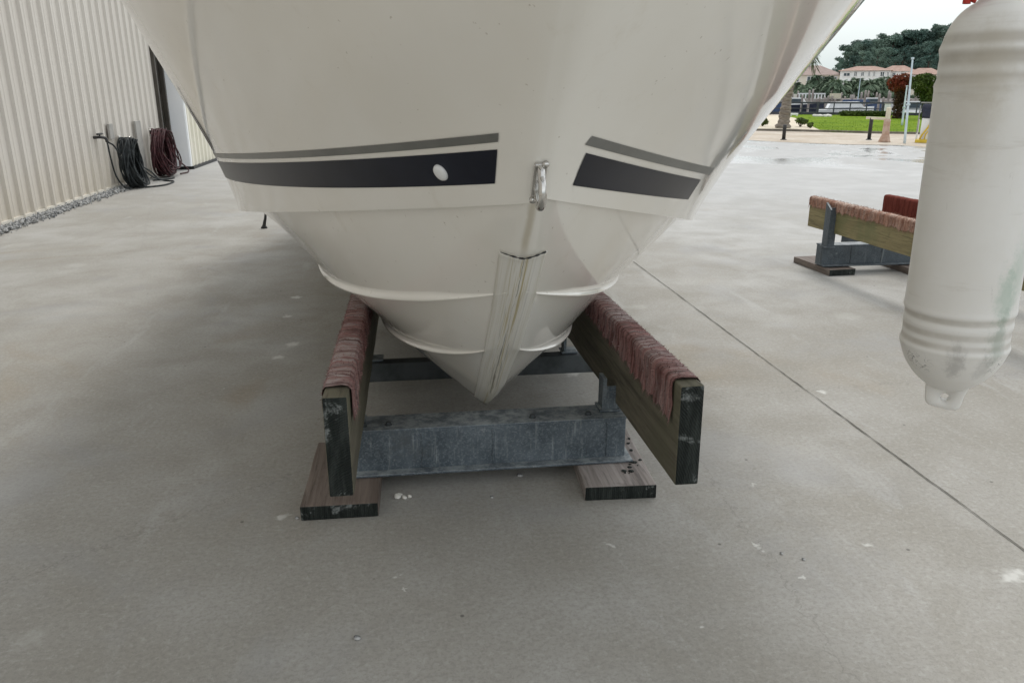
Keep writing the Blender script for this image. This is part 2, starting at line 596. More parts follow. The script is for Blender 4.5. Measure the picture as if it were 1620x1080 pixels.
def tube(bm, pts, r, n=8, caps=True, closed=False):
    pts = [Vector(p) for p in pts]
    k = len(pts)
    rs = r if isinstance(r, (list, tuple)) else [r]*k
    rings = []
    ref = None
    for i in range(k):
        if closed:
            t = pts[(i+1) % k]-pts[i-1]
        else:
            t = pts[min(i+1, k-1)]-pts[max(i-1, 0)]
        t.normalize()
        if ref is None:
            ref = t.orthogonal().normalized()
        ref = (ref - t*ref.dot(t))
        if ref.length < 1e-6:
            ref = t.orthogonal()
        ref.normalize()
        bn = t.cross(ref)
        rings.append([bm.verts.new(pts[i]+(ref*math.cos(a)+bn*math.sin(a))*rs[i]) for a in (2*math.pi*j/n for j in range(n))])
    m = k if closed else k-1
    for i in range(m):
        a, b = rings[i], rings[(i+1) % k]
        for j in range(n):
            bm.faces.new((a[j], a[(j+1) % n], b[(j+1) % n], b[j]))
    if caps and not closed:
        bm.faces.new(rings[0][::-1])
        bm.faces.new(rings[-1])


def lathe(bm, prof, n=48, c=(0, 0, 0)):
    rings = []
    for r, z in prof:
        rings.append([bm.verts.new((c[0]+r*math.cos(2*math.pi*j/n), c[1]+r*math.sin(2*math.pi*j/n), c[2]+z)) for j in range(n)])
    for a, b in zip(rings[:-1], rings[1:]):
        for j in range(n):
            bm.faces.new((a[j], a[(j+1) % n], b[(j+1) % n], b[j]))
    bm.faces.new(rings[0][::-1])
    bm.faces.new(rings[-1])


def sheet(name, pts, z, mat):
    bm = bmesh.new()
    bm.faces.new([bm.verts.new((p[0], p[1], z)) for p in pts])
    o = bm_obj(name, bm, mat)
    if o.data.polygons[0].normal.z < 0:
        o.data.flip_normals()
    return tag(o, kind='structure')


def catmull(pts, n=8):
    P = [Vector(p) for p in pts]
    P = [P[0]*2-P[1]]+P+[P[-1]*2-P[-2]]
    out = []
    for i in range(1, len(P)-2):
        for j in range(n):
            t = j/n
            a, b, c, d = P[i-1:i+3]
            out.append(.5*((2*b)+(c-a)*t+(2*a-5*b+4*c-d)*t*t+(3*b-a-3*c+d)*t**3))
    out.append(P[-2])
    return out


def quads_mesh(name, centers, size, jitter=.5, aspect=1.0, up=.0):
    """many small leaf faces: numpy -> one mesh"""
    c = np.asarray(centers, float)
    n = len(c)
    a = rng.normal(size=(n, 3))
    a /= np.linalg.norm(a, axis=1)[:, None]
    b = rng.normal(size=(n, 3))
    b[:, 2] += up
    b -= a*(a*b).sum(1)[:, None]
    b /= np.linalg.norm(b, axis=1)[:, None]
    s = size*(1+jitter*(rng.random(n)-.5)*2)
    a *= (s*aspect)[:, None]
    b *= s[:, None]
    v = np.stack([c-a*.5-b*.15, c-b*.6, c+a*.5-b*.1, c+b*.6], 1).reshape(-1, 3)
    f = np.arange(4*n).reshape(-1, 4)
    me = bpy.data.meshes.new(name)
    me.from_pydata(v.tolist(), [], f.tolist())
    me.update()
    return me


def clump(center, radii, n, hollow=.45):
    d = rng.normal(size=(n, 3))
    d /= np.linalg.norm(d, axis=1)[:, None]
    r = hollow+(1-hollow)*rng.random(n)**.6
    return np.asarray(center)+d*r[:, None]*np.asarray(radii)


def copy_tree(o, loc, rz=0.0, sc=1.0):
    c = o.copy()
    COL.objects.link(c)
    c.location = loc
    c.rotation_euler = (0, 0, rz)
    c.scale = (sc, sc, sc) if not isinstance(sc, (tuple, list)) else sc
    for ch in o.children:
        d = ch.copy()
        COL.objects.link(d)
        d.parent = c
        for g in ch.children:
            e = g.copy()
            COL.objects.link(e)
            e.parent = d
    return c


def attach(o, parent):
    """a part modelled in world coordinates joins its thing (whose base Empty is not rotated)"""
    o.parent = parent
    o.location = -Vector(parent.location)
    return o


# ------------------------------------------------------------------ the boat hull
XC = .25                                               # keel plane; the boat lies along +Y
STEM = np.array([(9., .18), (3.4, .18), (2.9, .187), (2.66, .2), (2.45, .33), (2.288, .46), (2.041, .661), (1.847, .818),
                 (1.71, .935), (1.603, 1.03), (1.541, 1.10), (1.505, 1.155), (1.455, 1.217), (1.388, 1.295), (1.319, 1.366),
                 (1.25, 1.434), (1.0, 1.69), (.78, 1.95), (.7, 2.05)])


def stem_y(z):
    return np.interp(z, STEM[3:, 1], STEM[3:, 0])


def keel_z(y):
    return np.interp(-y, -STEM[:, 0], STEM[:, 1])


RAIL_LOW = (.6214, .3724, 1.2701, 2.5247, .0932, .0882, .1859)
RAIL_UP = (.8461, .7018, 3.2972, 3.4468, .2804, .0176, .8769)
CHINE = {-1: (1.0906, 1.1209, 3.1417, 2.0329, .1621, .0982, 2.6367), 1: (1.1023, 1.0743, 3.5902, 3.0327, .3312, .0808, 2.0123)}
SHEER = {-1: (1.9503, 1.2944, 3.4252, 2.7493, .3245, .01, 1.9853, 1.472), 1: (1.9502, 1.339, 2.8329, 3.4113, .1832, .0088, 2.0532, 1.1824)}


def crv(p, s0, e=.03):
    z0, B, L, pw, z1, z2, zl = p[:7]
    u = np.clip(s0/L, 0, 1)
    b = B*(1-(1-u)**pw)
    z = z0-z1*(1-np.exp(-s0/zl))-z2*np.minimum(s0, 2.6)
    return b, np.sqrt(s0*s0+e*e)-e, z


def curve3(p, s0, sd):
    b, s, z = crv(p, s0)
    return np.stack([XC+sd*b, stem_y(p[0])+s, z], -1)


def topside(sd, s0, t):
    s0 = np.asarray(s0, float)
    t = np.asarray(t, float)
    bC, _, zC = crv(CHINE[sd], s0)
    bS, _, zS = crv(SHEER[sd], s0)
    z = zC+(zS-zC)*t
    b = bC+(bS-bC)*np.clip(t, 0, None)**SHEER[sd][7]
    z0 = CHINE[sd][0]+(SHEER[sd][0]-CHINE[sd][0])*t
    e = .03+.05*np.clip(t, 0, 1)
    y = stem_y(z0)+np.sqrt(s0*s0+e*e)-e
    return np.stack([XC+sd*b, y, z], -1)


SS = np.concatenate([np.linspace(0, .12, 13)[:-1], np.linspace(.12, 1.0, 30)[:-1], np.linspace(1.0, 3.2, 40)[:-1], np.linspace(3.2, 6.6, 18)])
boat = empty('motor_boat', (XC, 4.4, 0))
tag(boat, 'cream fibreglass motor boat bow with navy and grey stripes, resting on the near stand', 'boat')
V, F = [], []


def add_grid(rows, flip):
    """rows: list of (n,3) arrays -> quads; separate vertices per panel keep the knuckles crisp"""
    base = len(V)
    n = len(rows[0])
    for r in rows:
        V.extend(map(tuple, r))
    for i in range(len(rows)-1):
        for j in range(n-1):
            a, b, c, d = base+i*n+j, base+i*n+j+1, base+(i+1)*n+j+1, base+(i+1)*n+j
            F.append((a, d, c, b) if flip else (a, b, c, d))


def both(fn):
    """a row of points from the port stern round the stem to the starboard stern"""
    L = fn(-1)
    R = fn(1)
    m = (L[0]+R[0])/2
    m[0] = XC
    return np.concatenate([L[:0:-1], [m], R[1:]])


# topsides
add_grid([both(lambda sd: topside(sd, SS, np.full_like(SS, t))) for t in np.linspace(0, 1, 26)], False)


def chine_in(sd):
    p = curve3(CHINE[sd], SS, sd)
    w = np.minimum(.003+.045*SS, .085)
    w = np.minimum(w, np.abs(p[:, 0]-XC)*.6)
    p[:, 0] -= sd*w
    p[:, 2] += .004
    return p


add_grid([both(chine_in), both(lambda sd: topside(sd, SS, np.zeros_like(SS)))], False)     # chine flat


def panel(top, low, n=9, belly=.0):
    """bottom panel between two curves; its lower edge runs out into a moulded spray rail"""
    def row(q):
        def fn(sd):
            a, b = top(sd), low(sd)
            p = a*(1-q)+b*q
            p[:, 0] += sd*belly*math.sin(math.pi*q)*np.clip(SS/.8, 0, 1)
            return p
        return fn
    return [row(q) for q in np.linspace(0, 1, n)]


def rail_profile(top, low):
    """list of row functions, from the panel above down to the underside of the rail"""
    tp = np.clip(SS/.3, .25, 1)

    def off(h, out, dz):
        def fn(sd):
            a, b = top(sd), low(sd)
            d = a-b
            d /= np.maximum(np.linalg.norm(d, axis=1), 1e-6)[:, None]
            p = b + d*(h*tp)[:, None]
            k = np.clip(np.abs(b[:, 0]-XC)/.02, 0, 1)
            p[:, 0] += sd*out*tp*k
            p[:, 1] -= out*.7*tp
            p[:, 2] += dz*tp
            return p
        return fn
    return [off(.036, 0, 0), off(.024, .001, 0), off(.013, .005, 0), off(.005, .011, 0), off(.0, .0145, 0), off(-.003, .0145, -.002), off(-.005, .007, .001), off(-.008, -.003, .002)]


up_c = lambda sd: curve3(RAIL_UP, SS, sd)
lo_c = lambda sd: curve3(RAIL_LOW, SS, sd)


def keel_c(sd):
    y = stem_y(RAIL_LOW[0])+crv(RAIL_LOW, SS)[1]
    z = keel_z(y)
    z[0] = RAIL_LOW[0]
    return np.stack([np.full_like(y, XC), y, z], -1)


for top, low, bel in ((chine_in, up_c, .012), (up_c, lo_c, .006)):
    rr = rail_profile(top, low)
    rows = panel(top, rr[0], 9, bel)
    add_grid([both(f) for f in rows][::-1], False)
    add_grid([both(f) for f in rr[:5]][::-1], False)
    add_grid([both(f) for f in rr[4:6]][::-1], False)
    add_grid([both(f) for f in rr[5:]][::-1], False)
add_grid([both(f) for f in panel(lo_c, keel_c, 9, .0)][::-1], False)
# transom
tr = [topside(sd, SS[-1:], np.array([t]))[0] for sd, t in ((-1, 1), (1, 1), (1, 0), (-1, 0))]
tr = tr[:3] + [up_c(1)[-1], lo_c(1)[-1], keel_c(1)[-1], lo_c(-1)[-1], up_c(-1)[-1]] + tr[3:]
b0 = len(V)
yend = max(p[1] for p in tr)
V.extend(tuple(p) for p in tr)
F.append(tuple(range(b0, b0+len(tr))))
me = bpy.data.meshes.new('hull')
me.from_pydata(V, [], F)
me.update()
hull = attach(link('hull', me, M['gelcoat'], None, True), boat)
HULL = BVHTree.FromPolygons([Vector(v) for v in V], F)

# deck, closing the hull above the photograph's top edge
dk = [topside(-1, SS, np.ones_like(SS))[::-1], topside(1, SS, np.ones_like(SS))]
V2, F2 = [], []
for k, s in enumerate(SS):
    a, c = topside(-1, s, 1.0), topside(1, s, 1.0)
    mid = (a+c)/2
    mid[2] += .08*min(1, s/.8)
    V2 += [tuple(a), tuple(mid), tuple(c)]
    if k:
        i = 3*k
        F2 += [(i-3, i-2, i+1, i), (i-2, i-1, i+2, i+1)]
me = bpy.data.meshes.new('deck')
me.from_pydata(V2, [], F2)
attach(link('deck', me, M['capwhite'], None, True), boat)
for sd in (-1, 1):
    bm = bmesh.new()
    p = topside(sd, SS[::2], np.full_like(SS[::2], .985))
    tube(bm, [Vector(q)+Vector((sd*.012, -.008, 0)) for q in p], .028, 8)
    attach(bm_obj('rub_rail', bm, M['black'], None, True), boat)


def stripe(name, sd, s_pts, t_lo, t_hi, mat, s0, s1, slant=0.0):
    """vinyl stripe laid 1.5 mm proud of the topside between two edge curves"""
    s = np.concatenate([np.linspace(s0, s0+.5, 26)[:-1], np.linspace(s0+.5, s1, 40)]) if s1-s0 > .8 else np.linspace(s0, s1, 40)
    rows = []
    for q in np.linspace(0, 1, 6):
        sq = s + slant*(q-.5)*np.clip(1-(s-s0)/.15, 0, 1)
        t = np.interp(sq, s_pts, t_lo)*(1-q)+np.interp(sq, s_pts, t_hi)*q
        p = topside(sd, sq, t)
        d1 = topside(sd, sq+.004, t)-p
        d2 = topside(sd, sq, t+.004)-p
        n = np.cross(d1, d2)
        n /= np.linalg.norm(n, axis=1)[:, None]
        n *= np.sign(n[:, 0]*sd)[:, None]
        rows.append(p+n*.0016)
    n = len(s)
    v = [tuple(x) for r in rows for x in r]
    f = []
    for i in range(len(rows)-1):
        for j in range(n-1):
            a, b, c, d = i*n+j, i*n+j+1, (i+1)*n+j+1, (i+1)*n+j
            f.append((a, b, c, d) if sd > 0 else (a, d, c, b))
    m2 = bpy.data.meshes.new(name)
    m2.from_pydata(v, [], f)
    m2.update()
    return attach(link(name, m2, mat, None, True), boat)


def smooth_fn(xs, ys):
    """finely resampled cubic through the surveyed edge heights"""
    c = np.polyfit(xs, ys, 3)
    g = np.linspace(0, xs[-1], 60)
    return g, np.polyval(c, g)


S_L = [.10, .21, .344, .58, .93, 1.21, 1.7, 2.4, 3.2]
gx, a = smooth_fn(S_L, [.161, .161, .164, .1745, .198, .216, .249, .285, .32])
_, b = smooth_fn(S_L, [.181, .181, .1847, .1985, .219, .236, .268, .302, .335])
tag(stripe('stripe', -1, gx, a, b, M['greystripe'], .105, 3.2), 'thin grey stripe')
_, a = smooth_fn(S_L, [.0585, .061, .065, .0745, .094, .1135, .150, .19, .23])
_, b = smooth_fn(S_L, [.1437, .1437, .1500, .161, .181, .203, .23, .262, .292])
tag(stripe('stripe', -1, gx, a, b, M['navy'], .105, 3.2), 'broad navy stripe')
S_R = [.05, .10, .24, .45, .8, 1.1]
gx, a = smooth_fn(S_R, [.145, .1437, .1403, .1403, .150, .162])
_, b = smooth_fn(S_R, [.168, .1665, .1618, .1612, .171, .184])
tag(stripe('stripe', 1, gx, a, b, M['greystripe'], .100, .84, .012), 'thin grey stripe')
_, a = smooth_fn(S_R, [.044, .045, .0482, .0545, .066, .08])
_, b = smooth_fn(S_R, [.128, .1265, .1233, .1225, .131, .142])
tag(stripe('stripe', 1, gx, a, b, M['navy'], .096, .76, .014), 'broad navy stripe')

# white drain cap on the port navy stripe
p = topside(-1, .253, .0994)
d1 = topside(-1, .26, .0994)-p
d2 = topside(-1, .253, .11)-p
nrm = Vector(np.cross(d1, d2)).normalized()
if nrm.x > 0:
    nrm = -nrm
bm = bmesh.new()
lathe(bm, [(.0195, 0), (.0195, .004), (.0175, .0075), (.012, .0095), (.004, .0102)], 28)
cap = bm_obj('drain_cap', bm, M['capwhite'], None, True)
cap.parent = boat
cap.rotation_euler = Vector((0, 0, 1)).rotation_difference(nrm).to_euler()
cap.location = Vector(p)-boat.location


def hull_side(y, z, sd):
    h = HULL.ray_cast(Vector((XC+sd*1.6, y, z)), Vector((-sd, 0, 0)))
    return h


def hull_front(x, z):
    return HULL.ray_cast(Vector((x, -1, z)), Vector((0, 1, 0)))


# keel guard: a strip of vinyl bent round the stem
zs = np.linspace(.962, .222, 60)
half = np.interp(zs, [.2, .35, .6, .95], [.040, .050, .056, .056])
us = np.linspace(-1, 1, 25)
gv, gf, guv = [], [], []
for i, (z, w) in enumerate(zip(zs, half)):
    for j, u in enumerate(us):
        x = XC + u*w*.92
        dip = .014*(1-abs(u))*max(0, 1-i/6) if i < 6 else 0        # the top edge sags at the stem
        zz = z - dip
        h = hull_front(x, zz)
        if h[0] is None:
            continue
        lift = .0035 + (.004 if i == 0 else .0)
        nn = h[1]
        if nn.y > 0:
            nn = -nn
        gv.append(tuple(h[0]+nn*lift))
        guv.append((j/24, i/59))
n = len(us)
for i in range(len(zs)-1):
    for j in range(n-1):
        gf.append((i*n+j, i*n+j+1, (i+1)*n+j+1, (i+1)*n+j))
me = bpy.data.meshes.new('keel_guard')
me.from_pydata(gv, [], gf)
uvl = me.uv_layers.new(name='UVMap')
for lp in me.loops:
    uvl.data[lp.index].uv = guv[lp.vertex_index]
me.update()
guard = attach(link('keel_guard', me, M['guard'], None, True), boat)
so = guard.modifiers.new('thickness', 'SOLIDIFY')
so.thickness = .003
so.offset = 1
bm = bmesh.new()                                       # black strip standing in for the shadow at the lifted top edge
edge = []
for j, u in enumerate(us):
    q = Vector(gv[j])
    edge.append(q+Vector((0, -.0015, .0015)))
tube(bm, edge[1:-1], [.0006+.0022*abs(math.sin(2.3*i+.4))*(.3+.7*min(1, i/9)) for i in range(len(edge)-2)], 6)
eo = bm_obj('shadow_edge', bm, M['black'], None, True)
attach(eo, boat)
eo.parent = guard
eo.location = (0, 0, 0)

# stainless bow eye
pt = Vector((XC, float(stem_y(1.165))-.006, 1.165))
pb = Vector((XC, float(stem_y(1.115))-.006, 1.115))
ax = (pt-pb).normalized()
out = Vector((0, -ax.z, ax.y)).normalized()
if out.y > 0:
    out = -out
bm = bmesh.new()
rot = Matrix((Vector((1, 0, 0)), out, ax)).transposed().to_4x4()
box(bm, (pt+pb)/2+out*.002, (.026, .010, .078), rot, .003)
plate = attach(bm_obj('bow_eye', bm, M['steel']), boat)
bm = bmesh.new()
U = [pt-out*.006, pt+out*.012]
for k in range(1, 12):
    a = math.pi*k/12
    U.append((pt+pb)/2 - ax*.010 + out*(.014+.042*math.sin(a)) + ax*(.028+.006)*math.cos(a))
U += [pb-ax*.012+out*.012, pb-ax*.012-out*.006]
tube(bm, catmull(U, 5), .0074, 14)
ring = bm_obj('ring', bm, M['steel'], None, True)
ring.parent = plate
for s_ in (1, -1):
    bm = bmesh.new()
    lathe(bm, [(.007, -.006), (.0068, 0), (.004, .003), (.001, .0035)], 12)
    sc = bm_obj('screw', bm, M['steel'], None, True)
    sc.parent = plate
    sc.rotation_euler = Vector((0, 0, 1)).rotation_difference(out).to_euler()
    sc.location = (pt if s_ > 0 else pb)+ax*(.014*s_ - (.018 if s_ < 0 else 0))*.6+out*.008 + Vector((.008*s_, 0, 0))


# ------------------------------------------------------------------ boat stands
def timber(bm, a, b, w, h, mi_end=1, bev=.006, za=None, zb=None):
    """squared timber from a to b (bottom centre points), w wide, h high, end grain in its own material"""
    a, b = Vector(a), Vector(b)
    d = (b-a)
    ln = d.length
    y = d.normalized()
    x = Vector((0, 0, 1)).cross(y).normalized() * -1
    z = x.cross(y)
    if z.z < 0:
        z = -z
    mt = Matrix((x, y, z)).transposed().to_4x4()
    c = (a+b)/2 + z*h/2
    r = box(bm, c, (w, ln, h), mt, 0)
    es = list({e for v in r for e in v.link_edges})
    for v in r:
        for f in v.link_faces:
            pass
    bmesh.ops.subdivide_edges(bm, edges=[e for e in es if abs((e.verts[1].co-e.verts[0].co).normalized().dot(y)) > .9], cuts=24, use_grid_fill=True)
    bm.normal_update()
    bmesh.ops.bevel(bm, geom=[e for e in bm.edges if e.is_boundary is False and len(e.link_faces) == 2 and e.calc_face_angle(0) > .5], offset=bev, segments=2, profile=.5, affect='EDGES')
    bm.normal_update()
    for f in bm.faces:
        if abs(f.normal.dot(y)) > .8:
            f.material_index = mi_end
    return x, y, z


def roughen(bm, amp, sc=9.0):
    from mathutils import noise as mn
    for v in bm.verts:
        n = mn.noise_vector(v.co*sc)
        v.co += n*amp


def carpet(name, a, b, w, h, drop_l, drop_r, mats, t0, t1, fuzz=1400, seed=1, fl=.012, parent=None):
    """carpet folded over the top of a timber and stapled down its sides, with a ragged hem and loose pile"""
    r = random.Random(seed)
    a, b = Vector(a), Vector(b)
    d = b-a
    y = d.normalized()
    x = Vector((0, 0, 1)).cross(y).normalized() * -1
    z = x.cross(y)
    if z.z < 0:
        z = -z
    if x.x < 0:
        x = -x
    ln = d.length
    n = int((t1-t0)/.02)
    bm = bmesh.new()
    rows = []
    th = .0055
    for i in range(n+1):
        t = t0+(t1-t0)*i/n
        o = a+y*t+z*h
        wob = r.uniform(-.003, .003)
        dl = (drop_l(t) if callable(drop_l) else drop_l) + r.uniform(-.010, .010)
        dr = (drop_r(t) if callable(drop_r) else drop_r) + r.uniform(-.010, .010)
        hw = w/2+th
        bulge = .003*math.sin(t*90)
        prof = [(-hw-.002-abs(bulge), -dl), (-hw-bulge, -dl*.6), (-hw-.001, -dl*.25), (-hw, -.004), (-hw+.008, th), (-w*.2, th+.003+wob), (w*.2, th+.003-wob), (hw-.008, th), (hw, -.004), (hw+.001, -dr*.25), (hw+bulge, -dr*.6), (hw+.002+abs(bulge), -dr)]
        rows.append([bm.verts.new(o+x*p+z*q) for p, q in prof])
    for i in range(n):
        for j in range(11):
            bm.faces.new((rows[i][j], rows[i][j+1], rows[i+1][j+1], rows[i+1][j]))
    fs = list(bm.faces)
    bmesh.ops.recalc_face_normals(bm, faces=fs)
    for f in fs:
        f.smooth = True
    for k in range(fuzz):
        f = r.choice(fs)
        q = [v.co for v in f.verts]
        u, v = r.random(), r.random()
        p = (q[0]*(1-u)+q[1]*u)*(1-v)+(q[3]*(1-u)+q[2]*u)*v
        nr = f.normal
        if nr.dot(p-(a+y*(p-a).dot(y)+z*(h*.6))) < 0:
            nr = -nr
        tip = p+nr*fl*r.uniform(.3, 1)+Vector((r.uniform(-1, 1), r.uniform(-1, 1), r.uniform(-1.4, .6)))*fl*.6
        sx = Vector((r.uniform(-1, 1), r.uniform(-1, 1), r.uniform(-1, 1))).normalized()*.0016
        bm.faces.new([bm.verts.new(c) for c in (p-sx, p+sx, tip)])
    for i in range(n):                                  # frayed threads along both hems
        for j, sg in ((0, -1), (11, 1)):
            for _ in range(4):
                p = rows[i][j].co.lerp(rows[i+1][j].co, r.random())
                tip = p+x*sg*r.uniform(0, .006)-z*r.uniform(.004, .024)+y*r.uniform(-.008, .008)
                bm.faces.new([bm.verts.new(c) for c in (p-y*.0015, p+y*.0015, tip)])
    o = bm_obj(name, bm, mats, parent, False, False)
    return o


def channel_frame(stand, x0, x1, y0, dep, z0, h, ext_r=.022):
    bm = bmesh.new()
    xm, L = (x0+x1)/2, x1-x0
    box(bm, (xm, y0+.006, z0+.008+(h-.016)/2), (L, .012, h-.016), None, .002)
    box(bm, (xm, y0+dep/2, z0+h-.004), (L+.004, dep+.004, .009), None, .003)
    box(bm, (xm+ext_r/2, y0+dep/2-.018, z0+.004), (L+ext_r, dep+.036, .009), None, .003)
    box(bm, (x1-.006, y0+dep/2+.008, z0+.008+(h-.016)/2), (.009, dep-.022, h-.018), None, .002)
    box(bm, (x0+.006, y0+dep/2+.008, z0+.008+(h-.016)/2), (.009, dep-.022, h-.018), None, .002)
    for k in (.24, .50, .93):                           # vertical weld beads on the web
        x = x0+L*k
        pts = [(x+.002*math.sin(9*i), y0-.001, z0+.012+(h-.03)*i/9) for i in range(10)]
        tube(bm, pts, [.0035+.0012*math.sin(5*i+k*9) for i in range(10)], 6)
    return attach(bm_obj('channel', bm, M['galv_far' if x0 > 2 else 'galv']), stand)


def angle_bar(name, stand, x0, x1, y, z0, h):
    bm = bmesh.new()
    box(bm, ((x0+x1)/2, y, z0+h/2), (x1-x0, .008, h), None, .002)
    box(bm, ((x0+x1)/2, y+.034, z0+h-.004), (x1-x0, .060, .008), None, .002)
    return attach(bm_obj(name, bm, M['galv_dark']), stand)


def post(stand, x, y, z0, z1, w=.012, d=.075, web=True, cut=0.0):
    bm = bmesh.new()
    pr = [(x-w/2, y-d/2, z0), (x-w/2, y+d/2, z0), (x-w/2, y+d/2, z1), (x-w/2, y-d/2, z1-cut)]
    prism(bm, pr, (w, 0, 0))
    if web:
        prism(bm, [(x+w/2-.001, y-d/2+.001, z0), (x+w/2+.045, y-d/2+.001, z0), (x+w/2+.045, y-d/2+.001, z1-.03), (x+w/2-.001, y-d/2+.001, z1-.03)], (0, .008, 0))
    box(bm, (x+.02, y, z0+.004), (.075, d+.02, .008), None, .002)
    return attach(bm_obj('post', bm, M['galv_far' if x > 2 else 'galv']), stand)


stand = empty('boat_stand', (XC, 2.55, 0))
tag(stand, 'galvanised steel boat stand with pink carpeted timber bunks under the cream hull', 'boat stand')
channel_frame(stand, -.215, .728, 2.462, .125, .052, .158)
post(stand, .662, 2.55, .212, .335, .014, .062)
for bx_ in (-.185, -.10, .40, .60):
    bm = bmesh.new()
    lathe(bm, [(.013, 0), (.013, .003), (.009, .0035), (.009, .011), (.004, .012)], 6, (bx_, 2.50, .2105))
    attach(bm_obj('bolt', bm, M['galv_dark']), stand)
post(stand, -.235, 2.545, .212, .25, .012, .06, False)
angle_bar('rear_bar', stand, -.30, .82, 3.34, .058, .086)
post(stand, .69, 3.40, .146, .245, .012, .06, False)
post(stand, -.20, 3.40, .146, .245, .012, .06, False)


def bunk(stand, a, b, w, h, mats, cm, t0, t1, dl, dr, seed, fuzz=1400, fl=.012, nm='bunk'):
    bm = bmesh.new()
    timber(bm, a, b, w, h)
    roughen(bm, .0022)
    o = attach(bm_obj(nm, bm, mats), stand)
    c = carpet('carpet', a, b, w, h, dl, dr, cm, t0, t1, fuzz, seed, fl)
    c.parent = o
    return o


bunk(stand, (-.2135, 1.935, .253), (-.202, 4.9, .19), .066, .287, [M['bunk'], M['end']], M['carpet'], .07, 2.7,
     .055, lambda t: .10 if t < .25 else .075, 3, 4200, .0075)
bunk(stand, (.739, 1.878, .253), (.728, 4.85, .19), .068, .292, [M['bunk'], M['end']], M['carpet'], .05, 2.7,
     lambda t: max(.035, .115-.045*t), .05, 5, 4200, .0075)


def plank(a, b, w, h, mat, label, name='wooden_plank'):
    bm = bmesh.new()
    timber(bm, a, b, w, h, 1, .004)
    roughen(bm, .002, 7)
    o = bm_obj(name, bm, [mat, M['end']])
    return tag(o, label, 'plank', 'planks under the boat stands')


plank((-.258, 2.258, .0), (-.25, 2.74, .0), .245, .050, M['plank_dark'], 'brown plank on the concrete under the left bunk of the near stand')
pr = plank((.663, 2.262, .0), (.69, 2.84, .0), .242, .050, M['plank_pale'], 'pale grey plank with crumbs under the right end of the near steel channel')
rr = random.Random(4)
for x, y in ((.70, 2.35), (.715, 2.345), (.725, 2.36), (.735, 2.41), (.76, 2.40), (.755, 2.425), (.78, 2.44), (.745, 2.43), (.77, 2.52), (.775, 2.58), (.79, 2.62), (.728, 2.39), (.70, 2.365)):
    bm = bmesh.new()
    bmesh.ops.create_icosphere(bm, subdivisions=2, radius=rr.uniform(.003, .008), matrix=Matrix.Translation((x, y, .0515)) @ Matrix.Diagonal((rr.uniform(.8, 1.6), rr.uniform(.7, 1.3), .5, 1)))
    roughen(bm, .002, 90)
    cr = bm_obj('crumb', bm, M['end'])
    cr.parent = pr

# second stand, off to the right
st2 = empty('boat_stand', (3.3, 5.45, 0))
tag(st2, 'empty steel boat stand with rust carpeted olive bunks behind the hanging fender', 'boat stand')
channel_frame(st2, 3.045, 4.0, 5.40, .10, .055, .155)
post(st2, 3.048, 5.385, .20, .525, .014, .075, True, .045)
post(st2, 3.99, 5.50, .20, .30, .014, .075, False)
angle_bar('rear_bar', st2, 3.70, 4.4, 6.28, .058, .09)
bunk(st2, (3.095, 5.72, .305), (3.215, 3.15, .305), .05, .222, [M['bunk_far'], M['end']], M['carpet_far'], .0, 2.5, .062, .062, 8, 4200, .014)
bunk(st2, (3.70, 5.70, .28), (3.86, 3.3, .28), .06, .25, [M['bunk_far'], M['end']], M['carpet_red'], .0, 2.4, .17, .17, 9, 700, .006)
plank((3.165, 5.30, .0), (3.135, 5.80, .0), .215, .048, M['plank_dark'], 'grey plank at the left foot of the empty stand')
plank((3.77, 5.22, .0), (3.76, 5.80, .0), .20, .048, M['plank_dark'], 'dark plank at the right foot of the empty stand, by the fender')

# ------------------------------------------------------------------ hanging fender
FX, FY, FZ = 1.064, 1.350, .690
fend = empty('boat_fender', (FX, FY, FZ))
fend.scale = (.905, .905, 1)
fend.rotation_euler = (0, -.020, 0)
tag(fend, 'scuffed white cylindrical vinyl fender hanging in the air at the right', 'fender')
bm = bmesh.new()
R0 = .1065
prof = [(.022, .040), (.034, .043), (.050, .052), (.066, .064), (.080, .079), (.092, .096), (.0995, .112), (.1035, .124), (.1055, .130), (.1075, .134), (.1085, .138), (.1065, .143), (.1048, .147),
        (.1045, .152), (.1045, .172), (.1048, .176), (.1060, .180), (.1064, .184), (.1058, .188), (.1048, .192), (.1048, .200), (.1060, .204), (.1082, .208), (.1088, .212), (.1078, .217), (R0, .222), (R0, .40), (R0, .612),
        (.1074, .615), (.1088, .620), (.1084, .625), (.1050, .631), (.1046, .636), (.1056, .645), (.1056, .658), (.1046, .666), (.1052, .673), (.1078, .680), (.1080, .685), (.1050, .692), (.1028, .698), (.100, .710), (.094, .724), (.085, .738), (.073, .750), (.060, .758),
        (.054, .761), (.050, .766), (.048, .775), (.046, .80), (.040, .806), (.016, .808)]
lathe(bm, prof, 96)
body = bm_obj('body', bm, M['vinyl'], fend, True)
sub = body.modifiers.new('smooth', 'SUBSURF')
sub.levels = sub.render_levels = 1
# moulded eye at the bottom: rounded tab with a hole through it
bm = bmesh.new()
outl = [(-.043, .062), (-.041, .036), (-.039, .016), (-.035, .006), (-.026, .001), (0, -.003), (.022, -.003), (.030, .003), (.034, .014), (.037, .03), (.045, .060), (.02, .074), (-.02, .074)]
outl = [(p.x, p.y) for p in catmull([Vector((a, b, 0)) for a, b in outl+outl[:1]], 4)][:-1]
N = len(outl)
hc = (.0, .022)


def tab_layer(yy, grow):
    o_ = [bm.verts.new((x*grow, yy, hc[1]+(z-hc[1])*grow if z < .03 else z)) for x, z in outl]
    h_ = []
    for x, z in outl:
        a = math.atan2(z-hc[1], x-hc[0])
        h_.append(bm.verts.new((hc[0]+.0085*math.cos(a)/grow, yy, hc[1]+.0085*math.sin(a)/grow)))
    return o_, h_


